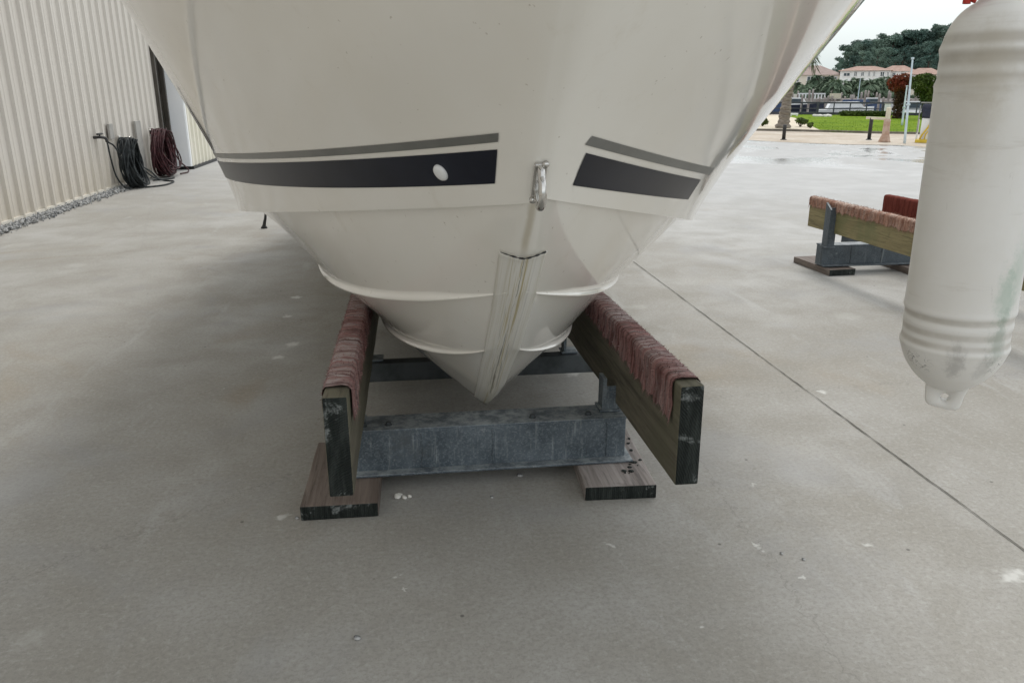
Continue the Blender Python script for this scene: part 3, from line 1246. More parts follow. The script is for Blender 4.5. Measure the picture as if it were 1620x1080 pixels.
ys = [(-.013, .90), (-.010, 1.0), (.010, 1.0), (.013, .90)]
lay = [tab_layer(y_, g_) for y_, g_ in ys]
for i in range(N):
    j = (i+1) % N
    bm.faces.new((lay[0][0][i], lay[0][0][j], lay[0][1][j], lay[0][1][i]))
    bm.faces.new((lay[3][0][i], lay[3][0][j], lay[3][1][j], lay[3][1][i]))
    for a_, b_ in zip(lay[:-1], lay[1:]):
        bm.faces.new((a_[0][i], a_[0][j], b_[0][j], b_[0][i]))
        bm.faces.new((a_[1][i], a_[1][j], b_[1][j], b_[1][i]))
eye = bm_obj('eye', bm, M['vinyl'], fend, True)
eye.rotation_euler = (0, 0, -.62)
bm = bmesh.new()
tube(bm, catmull([(0, 0, .80), (.002, .004, .86), (-.002, .012, .98), (0, .03, 1.12), (.0, .045, 1.235)], 6), .007, 8)
tube(bm, catmull([(.018*math.cos(a), .018*math.sin(a), .814+.006*math.sin(3*a)) for a in [i*.7 for i in range(20)]], 3), .006, 7)
bm_obj('rope', bm, M['rope'], fend, True)
bm = bmesh.new()
tube(bm, catmull([(-.044, -.006, .778), (-.062, -.002, .781), (-.076, .0, .776), (-.086, .0, .764), (-.087, .0, .756)], 6), .0075, 8)
tube(bm, catmull([(-.044, -.012, .775), (-.062, -.010, .776), (-.074, -.008, .768), (-.080, -.008, .759)], 6), .0055, 8)
bm_obj('cord', bm, M['redrope'], fend, True)

# ------------------------------------------------------------------ setting: ground, paths, water
A30 = math.radians(30)
ED, EL = Vector((math.sin(A30), math.cos(A30), 0)), Vector((math.cos(A30), -math.sin(A30), 0))   # seaward, along the shore


def sh(l, d, z=0.0):
    return EL*l+ED*d+Vector((0, 0, z))


SHORE = 53.0
bm = bmesh.new()
# concrete ground, one sheet, with the quay face dropping into the water
c4 = [sh(-900, -900), sh(900, -900), sh(900, SHORE), sh(-900, SHORE)]
bm.faces.new([bm.verts.new(p) for p in c4])
bm.faces.new([bm.verts.new(p) for p in (sh(-900, SHORE), sh(900, SHORE), sh(900, SHORE, -3), sh(-900, SHORE, -3))])
tag(bm_obj('ground', bm, M['concrete']), kind='structure')
bm = bmesh.new()
bm.faces.new([bm.verts.new(p) for p in (sh(-2500, SHORE, -1.25), sh(2500, SHORE, -1.25), sh(2500, 146, -1.25), sh(-2500, 146, -1.25))])
tag(bm_obj('water', bm, M['water']), kind='structure')
bm = bmesh.new()
bm.faces.new([bm.verts.new(p) for p in (sh(-2500, 146, .1), sh(2500, 146, .1), sh(2500, 5000, .1), sh(-2500, 5000, .1))])
tag(bm_obj('far_bank', bm, M['sand']), kind='structure')

# sawn joint in the apron: a thin dark strip with chipped edges
bm = bmesh.new()
r = random.Random(3)
prev = None
for i in range(520):
    y = -3+i*.05
    x = 1.768+.0035*math.sin(y*1.3)+r.uniform(-.0016, .0016) - .0022*(y-3)
    w = .0016+r.uniform(-.0010, .0014)+.0009*abs(math.sin(y*7.3))
    a, b = bm.verts.new((x-w, y, .004)), bm.verts.new((x+w, y, .004))
    if prev:
        bm.faces.new((prev[0], prev[1], b, a))
    prev = (a, b)
M['joint'] = simple('joint filler', (.07, .064, .054), (.17, .16, .14), 30, .95)
tag(bm_obj('expansion_joint', bm, M['joint']), kind='structure')

# sandy strip, sand bed and lawn beyond the apron
edge = [ground_at(1150, 219), ground_at(1190, 222.5), ground_at(1260, 226), ground_at(1340, 229), ground_at(1420, 230), ground_at(1500, 237), ground_at(1640, 250)]
edge = catmull(edge, 4)
edge = [Vector((-6, 40, 0)), Vector((3, 30, 0))]+edge+[Vector((22, 4, 0))]
sheet('sand_path', [*edge, sh(60, 10), sh(60, SHORE-.5), sh(-40, SHORE-.5)], .004, M['sand'])
kerb_px = [(1150, 203.5), (1195, 207), (1250, 208), (1310, 209.5), (1380, 211.5), (1440, 212.5), (1500, 214)]
kp = [ground_at(*p) for p in kerb_px]
sheet('sand_bed', [*kp[:4], ground_at(1290, 199), ground_at(1262, 187), ground_at(1240, 182.5), ground_at(1195, 184), ground_at(1120, 188)], .008, M['bed'])
lawn_b = [ground_at(*p) for p in ((1304, 209), (1320, 209.8), (1380, 211.3), (1440, 212.3), (1500, 213.8), (1560, 216), (1620, 196), (1530, 183), (1440, 178.5), (1340, 178), (1240, 179.5), (1236, 183), (1258, 187), (1276, 196), (1292, 204))]
sheet('lawn', lawn_b, .012, M['grass'])
# tufts of grass fringing the lawn
pts = []
for i in range(2500):
    p = ground_at(rng.uniform(1262, 1500), rng.uniform(184, 212))
    pts.append((p.x, p.y, .022))
for a, b in zip(lawn_b[:5], lawn_b[1:6]):
    for k in range(700):
        p = a.lerp(b, rng.random())+Vector((rng.normal()*.05, rng.normal()*.05, 0))
        pts.append((p.x, p.y, .018))
keep = [q for q in pts]
def inside(x, y, poly):
    c = False
    for i in range(len(poly)):
        a, b = poly[i], poly[i-1]
        if (a.y > y) != (b.y > y) and x < (b.x-a.x)*(y-a.y)/(b.y-a.y)+a.x:
            c = not c
    return c
keep = [q for q in pts if inside(q[0], q[1], lawn_b) or q[2] < .02]
me = quads_mesh('grass_tufts', keep, .035, .5, .35, 3.0)
M['tuft'] = mat_foliage('grass blade', (.09, .16, .008), (.15, .23, .014), 2)
tag(link('grass_tufts', me, M['tuft']), kind='stuff', cat='grass', label='short bright green grass blades of the far lawn')
bm = bmesh.new()
for a, b in zip(kp[:-1], kp[1:]):
    d = (b-a)
    box(bm, (a+b)/2+Vector((0, 0, .035)), (d.length+.02, .09, .075), math.atan2(d.y, d.x), .01)
tag(bm_obj('kerb', bm, M['kerb']), kind='structure')

# ------------------------------------------------------------------ warehouse on the left
WX = -4.05
ware = empty('warehouse', (WX-6, 6, 0))
tag(ware, 'cream ribbed metal warehouse wall running along the left side', 'warehouse')


def ribbed(name, x, y0, y1, z0, z1, mat, parent, pitch=.26, phase=.0, proud=.030, w0=.068, w1=.034):
    prof = []
    y = y0
    k = math.ceil((y0-phase)/pitch)
    prof.append((x, y0))
    while phase+k*pitch < y1-w0:
        c = phase+k*pitch
        if c-w0/2 > y0:
            # low swage either side of the mid flat keeps the sheet from reading as a plane
            prof += [(x, c-w0/2), (x+proud, c-w1/2), (x+proud, c+w1/2), (x, c+w0/2), (x, c+pitch*.40), (x+.004, c+pitch*.43), (x+.004, c+pitch*.57), (x, c+pitch*.60)]
        k += 1
    prof = [p for p in prof if p[1] <= y1]
    prof.append((x, y1))
    bm = bmesh.new()
    zz = [z0, z0+.5, z0+2.0, z1]
    rows = [[bm.verts.new((px, py, z)) for px, py in prof] for z in zz]
    for a, b in zip(rows[:-1], rows[1:]):
        for i in range(len(prof)-1):
            bm.faces.new((a[i], a[i+1], b[i+1], b[i]))
    o = bm_obj(name, bm, mat, None, False, False)
    return attach(o, parent)


# wall sheet, rain-streaked towards its foot
m = NT('cream ribbed wall')
c = m.co('World')
sp = m.n('ShaderNodeSeparateXYZ')
m.l(c, sp.inputs[0])
a = m.noise(m.co('World', (1, 2.2, .18)), 2.2, 5, .65)
b = m.noise(c, .5, 3, .6)
col = m.mix(m.rng(b, .3, .7), (.555, .518, .468), (.595, .562, .512))
col = m.mix(m.rng(a, .5, .72, 0, .35), col, (.58, .555, .49))
low = m.math('MULTIPLY', m.rng(sp.outputs[2], .75, .02), m.rng(a, .25, .65, .35, .9))
col = m.mix(m.math('MULTIPLY', low, .5), col, (.56, .49, .37))
m.base(col)
m.rough(.4)
ribbed('wall', WX, -6, 14.06, .02, 7.2, m.m, ware)
ribbed('wall', WX, 14.52, 15, .02, 7.2, m.m, ware)
bm = bmesh.new()                                       # roof slab and the rest of the shell
box(bm, (WX-6, 9, 7.3), (12.6, 31, .22), None, .03)
attach(bm_obj('roof', bm, M['wall']), ware)
bm = bmesh.new()
box(bm, (WX-6, -6.1, 3.6), (12, .12, 7.1))
box(bm, (WX-6, 24.1, 3.6), (12, .12, 7.1))
box(bm, (WX-11.95, 9, 3.6), (.1, 30, 7.1))
attach(bm_obj('end_wall', bm, M['wall']), ware)
bm = bmesh.new()                                       # the dark open slot beside the sliding door
box(bm, (WX-1.2, 14.30, 2.3), (.1, 1.6, 4.7))
box(bm, (WX-.62, 14.03, 2.3), (1.1, .06, 4.7))
box(bm, (WX-.62, 14.56, 2.3), (1.1, .06, 4.7))
attach(bm_obj('doorway', bm, M['darkin']), ware)
bm = bmesh.new()
box(bm, (WX+.005, 14.085, 2.3), (.10, .07, 4.6), None, .006)
box(bm, (WX+.02, 14.47, 2.3), (.08, .06, 4.6), None, .006)
attach(bm_obj('door_frame', bm, M['trim']), ware)
door = ribbed('sliding_door', WX+.29, 14.56, 24, .05, 5.0, M['wall_pale'], ware, .26, .08)
bm = bmesh.new()
box(bm, (WX+.150, 14.545, 2.53), (.296, .03, 4.95), None, .006)
e = bm_obj('edge_trim', bm, M['dooredge'])
e.parent = door
bm = bmesh.new()
box(bm, (WX+.304, 14.575, 2.53), (.012, .06, 4.95), None, .003)
e = bm_obj('corner_strip', bm, M['dooredge'])
e.parent = door
bm = bmesh.new()
box(bm, (WX+.16, 19.3, .028), (.34, 9.4, .05))
e = bm_obj('bottom_seal', bm, M['black'])
e.parent = door
bm = bmesh.new()
box(bm, (WX+.012, 4.0, .035), (.028, 20.0, .05))
attach(bm_obj('base_flashing', bm, M['wall']), ware)

# gravel drain strip along the wall foot
gpts, gfs = [], []
bm = bmesh.new()
bmesh.ops.create_icosphere(bm, subdivisions=1, radius=1)
iv = np.array([v.co[:] for v in bm.verts])
ifc = [[v.index for v in f.verts] for f in bm.faces]
bm.free()
for k in range(5200):
    y = rng.uniform(3, 12.2)
    x = WX+.01+abs(rng.normal())*.085 if k % 3 else WX+rng.uniform(.01, .17)
    if x > WX+.24:
        x = WX+.1
    s = rng.uniform(.008, .03)*(.6+.4*(k % 2))
    v = iv*rng.uniform(.6, 1.2, 3)*s*(1+.25*rng.normal(size=(len(iv), 1))*.5)
    b0 = len(gpts)
    gpts += (v+[x, y, s*.35+rng.uniform(0, .012)]).tolist()
    gfs += [[i+b0 for i in f] for f in ifc]
me = bpy.data.meshes.new('gravel_strip')
me.from_pydata(gpts, [], gfs)
tag(link('gravel_strip', me, M['gravel']), kind='stuff', label='loose grey gravel along the foot of the warehouse wall', cat='gravel')


# hoses on their hangers
def hanger(y, z0, z1, w, label, hook=True):
    t = empty('hose_hanger', (WX+.045, y, 0))
    tag(t, label, 'hose hanger', 'hose hangers on the warehouse wall')
    bm = bmesh.new()
    box(bm, (WX+.045, y, (z0+z1)/2), (.03, w, z1-z0), None, .004)
    attach(bm_obj('board', bm, M['board']), t)
    return t


def hook(t, y, z):
    bm = bmesh.new()
    tube(bm, catmull([(WX+.06, y, z+.02), (WX+.13, y, z+.015), (WX+.20, y, z-.005), (WX+.225, y, z+.05)], 5), .011, 8)
    box(bm, (WX+.065, y, z), (.012, .09, .12), None, .003)
    attach(bm_obj('hook', bm, M['steel']), t)
    bm = bmesh.new()
    tube(bm, [(WX+.21, y+.045*math.cos(a), z-.0+.045*math.sin(a)) for a in [i*math.pi/8 for i in range(16)]], .010, 7, closed=True)
    attach(bm_obj('clamp_ring', bm, M['steel'], None, True), t)


def coil(name, y, ztop, width, n, seed, mat, label, spread=.5, tails=()):
    r = random.Random(seed)
    bm = bmesh.new()
    pts = []
    for k in range(n):
        w = width*r.uniform(.55, 1.05)*.5
        bot = r.uniform(.012, .06)+(.1*r.random() if r.random() < .3 else 0)
        xo = WX+.10+.13*r.random()+.08*r.random()
        sk = r.uniform(-.08, .08)+spread*.12*(k/n)
        zt = ztop-r.uniform(0, .05)
        for i in range(14):
            a = 2*math.pi*i/14+math.pi/2
            s_ = math.sin(a)
            cz = (zt+bot)/2+s_*(zt-bot)/2
            wid = w*(1.0-.38*max(0, s_))*(1+.16*max(0, -s_))
            pts.append((xo+.03*math.sin(a*2+k)+.09*max(0, -s_)*(k/n), y+math.cos(a)*wid+sk*(1-s_)*.5, cz))
    tube(bm, catmull(pts, 3), .0115, 6)
    for tl in tails:
        tube(bm, catmull(tl, 6), .0115, 6)
    return tag(bm_obj(name, bm, mat, None, True), label, 'hose')


h1 = hanger(11.66, .68, .88, .15, 'small grey board behind the black hose coil')
hook(h1, 11.9, .655)
h2 = hanger(12.80, .0, .88, .24, 'tall grey board between the black and maroon hose coils')
hook(h2, 13.3, .70)
coil('garden_hose', 11.80, .69, .50, 44, 21, M['hose_black'], 'black coiled hose hanging on the warehouse wall, reaching the ground', .5,
     [[(WX+.2, 12.2, .25), (WX+.28, 12.4, .10), (WX+.36, 12.6, .02), (WX+.55, 12.5, .014), (WX+.55, 12.0, .014), (WX+.34, 11.75, .015), (WX+.2, 11.8, .03)],
      [(WX+.2, 12.1, .3), (WX+.24, 12.5, .16), (WX+.28, 12.75, .02), (WX+.42, 13.0, .014), (WX+.36, 12.85, .014), (WX+.22, 12.6, .02)]])
coil('garden_hose', 13.30, .75, .80, 34, 33, M['hose_red'], 'dark maroon coiled hose beside the dark doorway', 1.2,
     [[(WX+.2, 13.5, .62), (WX+.22, 13.75, .45), (WX+.26, 14.0, .2), (WX+.34, 14.15, .05), (WX+.4, 13.9, .02), (WX+.36, 13.6, .02)]])
tap = empty('wall_tap', (WX+.03, 11.1, .72))
tag(tap, 'black wall tap with a thin loop of hose, left of the black coil', 'tap')
bm = bmesh.new()
tube(bm, catmull([(WX+.02, 11.08, .73), (WX+.10, 11.08, .735), (WX+.15, 11.12, .72), (WX+.16, 11.14, .67)], 5), .019, 8)
attach(bm_obj('spout', bm, M['black'], None, True), tap)
bm = bmesh.new()
tube(bm, [(WX+.10, 11.0, .775), (WX+.10, 11.17, .775)], .013, 8)
tube(bm, [(WX+.10, 11.08, .735), (WX+.10, 11.08, .78)], .011, 8)
attach(bm_obj('handle', bm, M['black'], None, True), tap)
bm = bmesh.new()
tube(bm, catmull([(WX+.16, 11.14, .66), (WX+.16, 11.18, .45), (WX+.17, 11.25, .22), (WX+.19, 11.45, .05), (WX+.22, 11.62, .02)], 6), .011, 7)
tube(bm, catmull([(WX+.16, 11.16, .67), (WX+.17, 11.35, .60), (WX+.18, 11.52, .42), (WX+.18, 11.55, .22), (WX+.2, 11.68, .08), (WX+.22, 11.80, .02)], 6), .011, 7)
attach(bm_obj('supply_hose', bm, M['hose_black'], None, True), tap)

# little dark pin standing in the concrete, left of the hull
q = ground_at(420, 361)
pin = empty('ground_pin', q)
tag(pin, 'short dark metal pin standing in the concrete left of the hull', 'pin')
bm = bmesh.new()
tube(bm, [(-.012, 0, .0), (-.006, 0, .05), (.008, 0, .10), (.018, 0, .175)], [.017, .016, .013, .010], 8)
bm_obj('shaft', bm, M['blackpost'], pin, True)
bm = bmesh.new()
lathe(bm, [(.032, 0), (.032, .010), (.020, .022), (.017, .034)], 12, (-.012, 0, 0))
bm_obj('foot', bm, M['black'], pin, True)

# crumbs of chipped concrete near the stand
r = random.Random(8)
for u, v, s in ((629, 787, .012), (640, 788, .009), (648, 786, .008), (632, 783, .007), (822, 753, .009), (565, 1010, .008), (778, 787, .006), (470, 820, .007), (1236, 876, .006), (1271, 885, .005)):
    bm = bmesh.new()
    bmesh.ops.create_icosphere(bm, subdivisions=2, radius=s, matrix=Matrix.Diagonal((r.uniform(.8, 1.5), r.uniform(.8, 1.2), .65, 1)))
    roughen(bm, s*.3, 70)
    p = ground_at(u, v)
    near_white = v < 800 and u < 700
    o = bm_obj('concrete_chip', bm, M['whiterock'] if near_white else M['gravel'])
    o.location = (p.x, p.y, s*.5)
    tag(o, 'pale chip of concrete in the small heap beside the left plank' if near_white else 'tiny loose grey chip lying on the open concrete', 'chip', 'loose chips on the concrete')


# ------------------------------------------------------------------ things at the edge of the apron
def bollard(u, v, ht, label):
    p = ground_at(u, v)
    t = empty('bollard', p)
    tag(t, label, 'bollard', 'black bollards at the edge of the apron')
    bm = bmesh.new()
    lathe(bm, [(.05, 0), (.05, ht-.03), (.043, ht-.008), (.02, ht)], 14)
    bm_obj('post', bm, M['blackpost'], t, True)
    bm = bmesh.new()
    lathe(bm, [(.085, 0), (.085, .02), (.055, .03)], 14)
    bm_obj('base', bm, M['blackpost'], t, True)
    return t


bollard(1239.5, 221.5, .42, 'black bollard in front of the palm trunk')
bollard(1374.5, 221.5, .62, 'black bollard under the end of the pale rail, right of the lawn')
# pale rail and pink post
a = spot(1371, 187, 25.0)
b = spot(1399, 187.5, 24.4)
rl = empty('timber_rail', (a+b)/2)
tag(rl, 'pale timber rail running from the black bollard to the pink post', 'rail')
bm = bmesh.new()
d = b-a
box(bm, (a+b)/2, (d.length, .05, .07), math.atan2(d.y, d.x), .008)
attach(bm_obj('beam', bm, M['rail']), rl)
p = ground_at(1399, 225)
pp = empty('stone_post', p)
tag(pp, 'weathered pink post with a broken foot at the edge of the apron', 'post')
bm = bmesh.new()
lathe(bm, [(.16, 0), (.14, .06), (.10, .2), (.085, .40), (.08, .52), (.082, .60)], 14)
roughen(bm, .022, 6)
bm_obj('foot', bm, M['pinkpost'], pp, True)
bm = bmesh.new()
box(bm, (0, 0, .72), (.10, .10, .36), .4, .02)
bm_obj('shaft', bm, M['rail'], pp)

# pole pair: tall pale mast and a shorter one
def pole(u0, v0, u1, v1, R_, r0, label):
    a = spot(u0, v0, R_)
    a.z = 0
    b = spot(u1, v1, R_+.2)
    t = empty('flag_pole', a)
    tag(t, label, 'pole')
    bm = bmesh.new()
    n = 10
    tube(bm, [a.lerp(b, i/n) for i in range(n+1)], [r0*(1-.4*i/n) for i in range(n+1)], 8)
    attach(bm_obj('shaft', bm, M['palepole'], None, True), t)
    for q0, q1, k in ((.45, .47, 1.5), (.985, 1.004, 1.1)):
        bm = bmesh.new()
        tube(bm, [a.lerp(b, q0), a.lerp(b, q1)], r0*k, 8)
        attach(bm_obj('collar', bm, M['palepole'], None, True), t)


pole(1431, 226, 1444, 92, 23.5, .034, 'tall thin pale blue pole leaning in front of the red topped bush')
pole(1428, 190, 1435, 136, 36, .042, 'shorter pale blue pole behind the tall one')

# white service pedestal with yellow hose guard on a yellow pad
p = ground_at(1461, 226)
az = math.atan2(p.x, p.y)
ped = empty('service_pedestal', p, -az)
tag(ped, 'white service pedestal with yellow rail and dark cover on a yellow pad', 'pedestal')
bm = bmesh.new()
box(bm, (.02, 0, .045), (.46, .42, .09), None, .02)
bm_obj('pad', bm, M['yellow'], ped)
bm = bmesh.new()
box(bm, (.03, 0, .36), (.30, .22, .54), None, .012)
box(bm, (-.19, 0, .34), (.05, .10, .50), None, .008)
bm_obj('cabinet', bm, M['capwhite'], ped)
bm = bmesh.new()
tube(bm, [(-.11, -.15, .09), (-.07, -.15, .20), (.05, -.15, .40), (.13, -.14, .62)], .022, 8)
tube(bm, [(.0, -.15, .09), (.02, -.15, .22), (.13, -.15, .40)], .016, 8)
bm_obj('guard_rail', bm, M['yellow'], ped, True)
bm = bmesh.new()
box(bm, (.05, 0, .74), (.34, .30, .22), None, .04)
box(bm, (-.05, 0, .88), (.20, .24, .24), None, .05)
box(bm, (.13, .02, .92), (.12, .14, .16), None, .03)
roughen(bm, .03, 4)
bm_obj('cover', bm, M['navycover'], ped)
bm = bmesh.new()
box(bm, (.0, 0, 1.02), (.40, .10, .03), None, .005)
box(bm, (-.20, -.06, .60), (.03, .03, .70), None, .005)
box(bm, (.16, -.12, .97), (.08, .05, .09), None, .01)
bm_obj('bracket', bm, M['board'], ped)


# ------------------------------------------------------------------ plants
def shrub(name, u, v, w, h, n, mat, label, cat='shrub', group=None, R_=None, leaf=.07):
    p = ground_at(u, v)
    t = empty(name, p)
    tag(t, label, cat, group)
    c = []
    r = random.Random(int(u))
    for k in range(9):
        a = r.uniform(0, 6.28)
        q = r.uniform(.0, .6)
        c.append(clump((math.cos(a)*w*.5*q, math.sin(a)*w*.5*q, h*r.uniform(.35, .72)), (w*.26, w*.26, h*.28), n//9, .2))
    me = quads_mesh('leaves', np.concatenate(c), leaf, .5, .5, .8)
    link('leaves', me, mat, t)
    bm = bmesh.new()
    for k in range(6):
        a = k*1.05
        tube(bm, [(0, 0, 0), (math.cos(a)*w*.15, math.sin(a)*w*.15, h*.35), (math.cos(a)*w*.3, math.sin(a)*w*.3, h*.7)], [.02, .014, .006], 5)
    bm_obj('stem', bm, M['bark2'], t)
    return t


shrub('low_shrub', 1206, 200, .55, .40, 900, M['shrub'], 'spiky green shrub in the pale sand, nearest the hull', group='shrubs in the sand bed')
shrub('low_shrub', 1266, 201, .60, .36, 900, M['shrub'], 'green shrub at the lawn edge, right of the palm trunk', group='shrubs in the sand bed')
shrub('low_shrub', 1282, 203, .30, .22, 500, M['shrub'], 'smallest green shrub where the sand bed meets the lawn', group='shrubs in the sand bed')


def palm_crown(nf, L, droop, seed, leafw=.05, per=16):
    r = random.Random(seed)
    v, f = [], []
    for k in range(nf):
        az = 2*math.pi*k/nf*2.618+r.uniform(-.2, .2)
        el = math.radians(r.uniform(-35, 75))
        ln = L*r.uniform(.75, 1.1)
        d = Vector((math.cos(az)*math.cos(el), math.sin(az)*math.cos(el), math.sin(el)))
        pts = []
        for i in range(7):
            t = i/6
            pts.append(d*ln*t+Vector((0, 0, -droop*ln*t*t)))
        side = Vector((-math.sin(az), math.cos(az), 0))
        for i in range(6):                               # rachis
            a, b = pts[i], pts[i+1]
            w = .018*(1-i/7)
            n = len(v)
            v += [a-side*w, a+side*w, b+side*w, b-side*w]
            f.append((n, n+1, n+2, n+3))
        for i in range(per):                             # leaflets
            t = .3+.7*i/(per-1)
            j = min(int(t*6), 5)
            base = pts[j].lerp(pts[j+1], t*6-j)
            fw = (pts[j+1]-pts[j]).normalized()
            for s in (-1, 1):
                tip = base+(side*s*r.uniform(.6, 1.0)+fw*.75+Vector((0, 0, -r.uniform(.15, .7))))*ln*.42*(1.15-abs(t-.6))
                n = len(v)
                ww = fw*leafw*r.uniform(.7, 1.3)
                mid = base.lerp(tip, .55)+Vector((0, 0, .02*ln))
                v += [base-ww*.5, mid-ww, tip, mid+ww]
                f.append((n, n+1, n+2, n+3))
    me = bpy.data.meshes.new('crown')
    me.from_pydata([tuple(q) for q in v], [], f)
    return me


def trunk_mesh(h, r0, r1, lean=0.0, rings=26):
    bm = bmesh.new()
    pts, rs = [], []
    for i in range(rings+1):
        t = i/rings
        pts.append((lean*t*t, 0, h*t))
        rs.append((r0+(r1-r0)*t)*(1+.10*((i % 2)-.5)) * (1.25 if i == 0 else 1))
    tube(bm, pts, rs, 12)
    roughen(bm, r0*.12, 5)
    me = bpy.data.meshes.new('trunk')
    bm.to_mesh(me)
    bm.free()
    return me


# the near palm, crown half hidden by the bow
p = ground_at(1238, 203)
top = spot(1262, 58, math.hypot(p.x, p.y))
t = empty('palm_tree', p)
tag(t, 'tall palm with a rough grey trunk standing in the sand bed beside the hull', 'palm tree')
bm = bmesh.new()
n = 40
pts = [Vector((0, 0, 0)).lerp(top-p, i/n) for i in range(n+1)]
tube(bm, pts, [(.235-.085*min(1, i/14)+(.0 if i > 1 else .05))*(1+.13*((i % 2)-.5)) for i in range(n+1)], 14)
roughen(bm, .05, 5)
tr_ = bm_obj('trunk', bm, M['bark'], t)
cr_ = link('crown', palm_crown(44, 1.0, .5, 5, .032, 18), M['palm'], t)
cr_.location = top-p

# clipped red topped bush and green bush
def topiary(u, v, label, crown, stem, name, stemw, ch):
    p = ground_at(u, v)
    R_ = math.hypot(p.x, p.y)
    t = empty(name, p)
    tag(t, label, 'bush', 'clipped bushes at the end of the lawn')
    c = []
    for uu, vv, rr_ in crown:
        q = spot(uu, vv, R_+rng.uniform(-.3, .3))-p
        c.append(clump(q, (rr_, rr_, rr_*.8), 420, .5))
    link('crown', quads_mesh('crown', np.concatenate(c), .09, .5, .6), ch, t)
    c = []
    for uu, vv, rr_ in stem:
        q = spot(uu, vv, R_)-p
        c.append(clump(q, (rr_, rr_, rr_), 330, .3))
    link('climber', quads_mesh('climber', np.concatenate(c), .08, .5, .6), M['vine'] if 'red' in label else M['hedge'], t)
    bm = bmesh.new()
    a = spot(stem[0][0], stem[0][1], R_)-p
    tube(bm, [(0, 0, 0), a*.5, a, a+Vector((0, 0, .5))], [.12, .10, .08, .05], 8)
    bm_obj('trunk', bm, M['bark2'], t)


topiary(1421, 188, 'rust red topped bush on a leafy brown column, left of the pale poles',
        [(1412, 131, .28), (1420, 126, .30), (1430, 124, .30), (1438, 127, .26), (1416, 138, .28), (1427, 136, .3), (1436, 136, .26), (1424, 145, .26), (1432, 145, .2)],
        [(1424, 150, .26), (1421, 158, .26), (1423, 165, .28), (1420, 172, .26), (1421, 180, .24), (1424, 186, .25), (1427, 155, .22), (1417, 186, .2)], 'topiary_bush', .1, M['redleaf'])
topiary(1462, 189, 'round dark green clipped bush right of the pale poles',
        [(1449, 128, .28), (1457, 125, .30), (1466, 124, .32), (1474, 127, .3), (1452, 137, .30), (1461, 136, .34), (1470, 137, .32), (1456, 147, .3), (1466, 148, .32), (1474, 146, .28), (1481, 136, .3), (1463, 155, .28), (1470, 157, .24)],
        [(1466, 161, .2), (1465, 168, .2), (1464, 175, .2), (1463, 183, .22)], 'topiary_bush', .1, M['hedge'])
# low hedge at the back of the lawn
a, b = ground_at(1334, 184), ground_at(1404, 185)
hd = empty('low_hedge', (a+b)/2)
tag(hd, 'long low dark green hedge at the back right of the lawn', 'hedge')
c = [clump(a.lerp(b, k/30)-hd.location+Vector((0, 0, .14)), (.32, .32, .17), 130, .2) for k in range(31)]
link('leaves', quads_mesh('leaves', np.concatenate(c), .09, .5, .6), M['hedge'], hd)
for k in range(12):
    q = a.lerp(b, (k+.5)/12)-hd.location
    bm = bmesh.new()
    tube(bm, [q, q+Vector((.05, 0, .2))], [.02, .008], 5)
    bm_obj('stem', bm, M['bark2'], hd)

# white slab, rock pile and white cabinet on the lawn
for nm, u, v, w, h, lab, cat in (('stone_bench', 1256, 184, .42, .16, 'low white stone bench beside the palm trunk on the lawn', 'bench'),
                                 ('rock_pile', 1303, 185, .9, .12, 'small heap of white rocks in the middle of the lawn', 'rocks'),
                                 ('electric_cabinet', 1402, 184, .30, .65, 'white electric cabinet standing left of the red topped bush', 'cabinet')):
    p = ground_at(u, v)
    t = empty(nm, p, -math.atan2(p.x, p.y))
    tag(t, lab, cat)
    bm = bmesh.new()
    if nm == 'stone_bench':
        box(bm, (0, 0, h-.05), (w, .3, .10), None, .015)
        bm_obj('seat', bm, M['capwhite'], t)
        for s in (-1, 1):
            bm = bmesh.new()
            box(bm, (s*w*.35, 0, (h-.1)/2), (.09, .24, h-.1), None, .006)
            bm_obj('leg', bm, M['capwhite'], t)
    elif nm == 'rock_pile':
        for k in range(14):
            bmesh.ops.create_icosphere(bm, subdivisions=2, radius=rng.uniform(.06, .13), matrix=Matrix.Translation((rng.uniform(-w/2, w/2), rng.uniform(-.2, .2), .05)) @ Matrix.Diagonal((1.2, 1, .7, 1)))
        roughen(bm, .03, 6)
        bm_obj('rocks', bm, M['whiterock'], t)
    else:
        box(bm, (0, 0, h/2), (w, .22, h), None, .015)
        bm_obj('case', bm, M['capwhite'], t)
        bm = bmesh.new()
        box(bm, (0, 0, h+.02), (w+.06, .28, .04), None, .01)
        bm_obj('lid', bm, M['board'], t)
        bm = bmesh.new()
        box(bm, (0, -.115, h*.55), (w*.7, .012, h*.6), None, .003)
        bm_obj('door', bm, M['boatwhite'], t)

# dark post-and-rail fence along the quay
a, b = spot(1100, 178, 50.5), spot(1560, 178, 51.5)
fn = empty('rail_fence', Vector(((a.x+b.x)/2, (a.y+b.y)/2, 0)))
tag(fn, 'long dark post and rail fence between the lawn and the water', 'fence')
d = Vector((b.x-a.x, b.y-a.y, 0))
ang = math.atan2(d.y, d.x)
k = int(d.length/.86)
for i in range(k+1):
    q = Vector((a.x, a.y, 0)).lerp(Vector((b.x, b.y, 0)), i/k)
    bm = bmesh.new()
    wide = .13 if i % 4 == 0 else .065
    box(bm, (q.x, q.y, .36), (wide, .07, .74), ang, .006)
    attach(bm_obj('post', bm, M['fence']), fn)
for z, h in ((.68, .09), (.36, .05), (.09, .14)):
    bm = bmesh.new()
    box(bm, ((a.x+b.x)/2, (a.y+b.y)/2+.05, z), (d.length, .045, h), ang, .006)
    attach(bm_obj('rail', bm, M['fence']), fn)

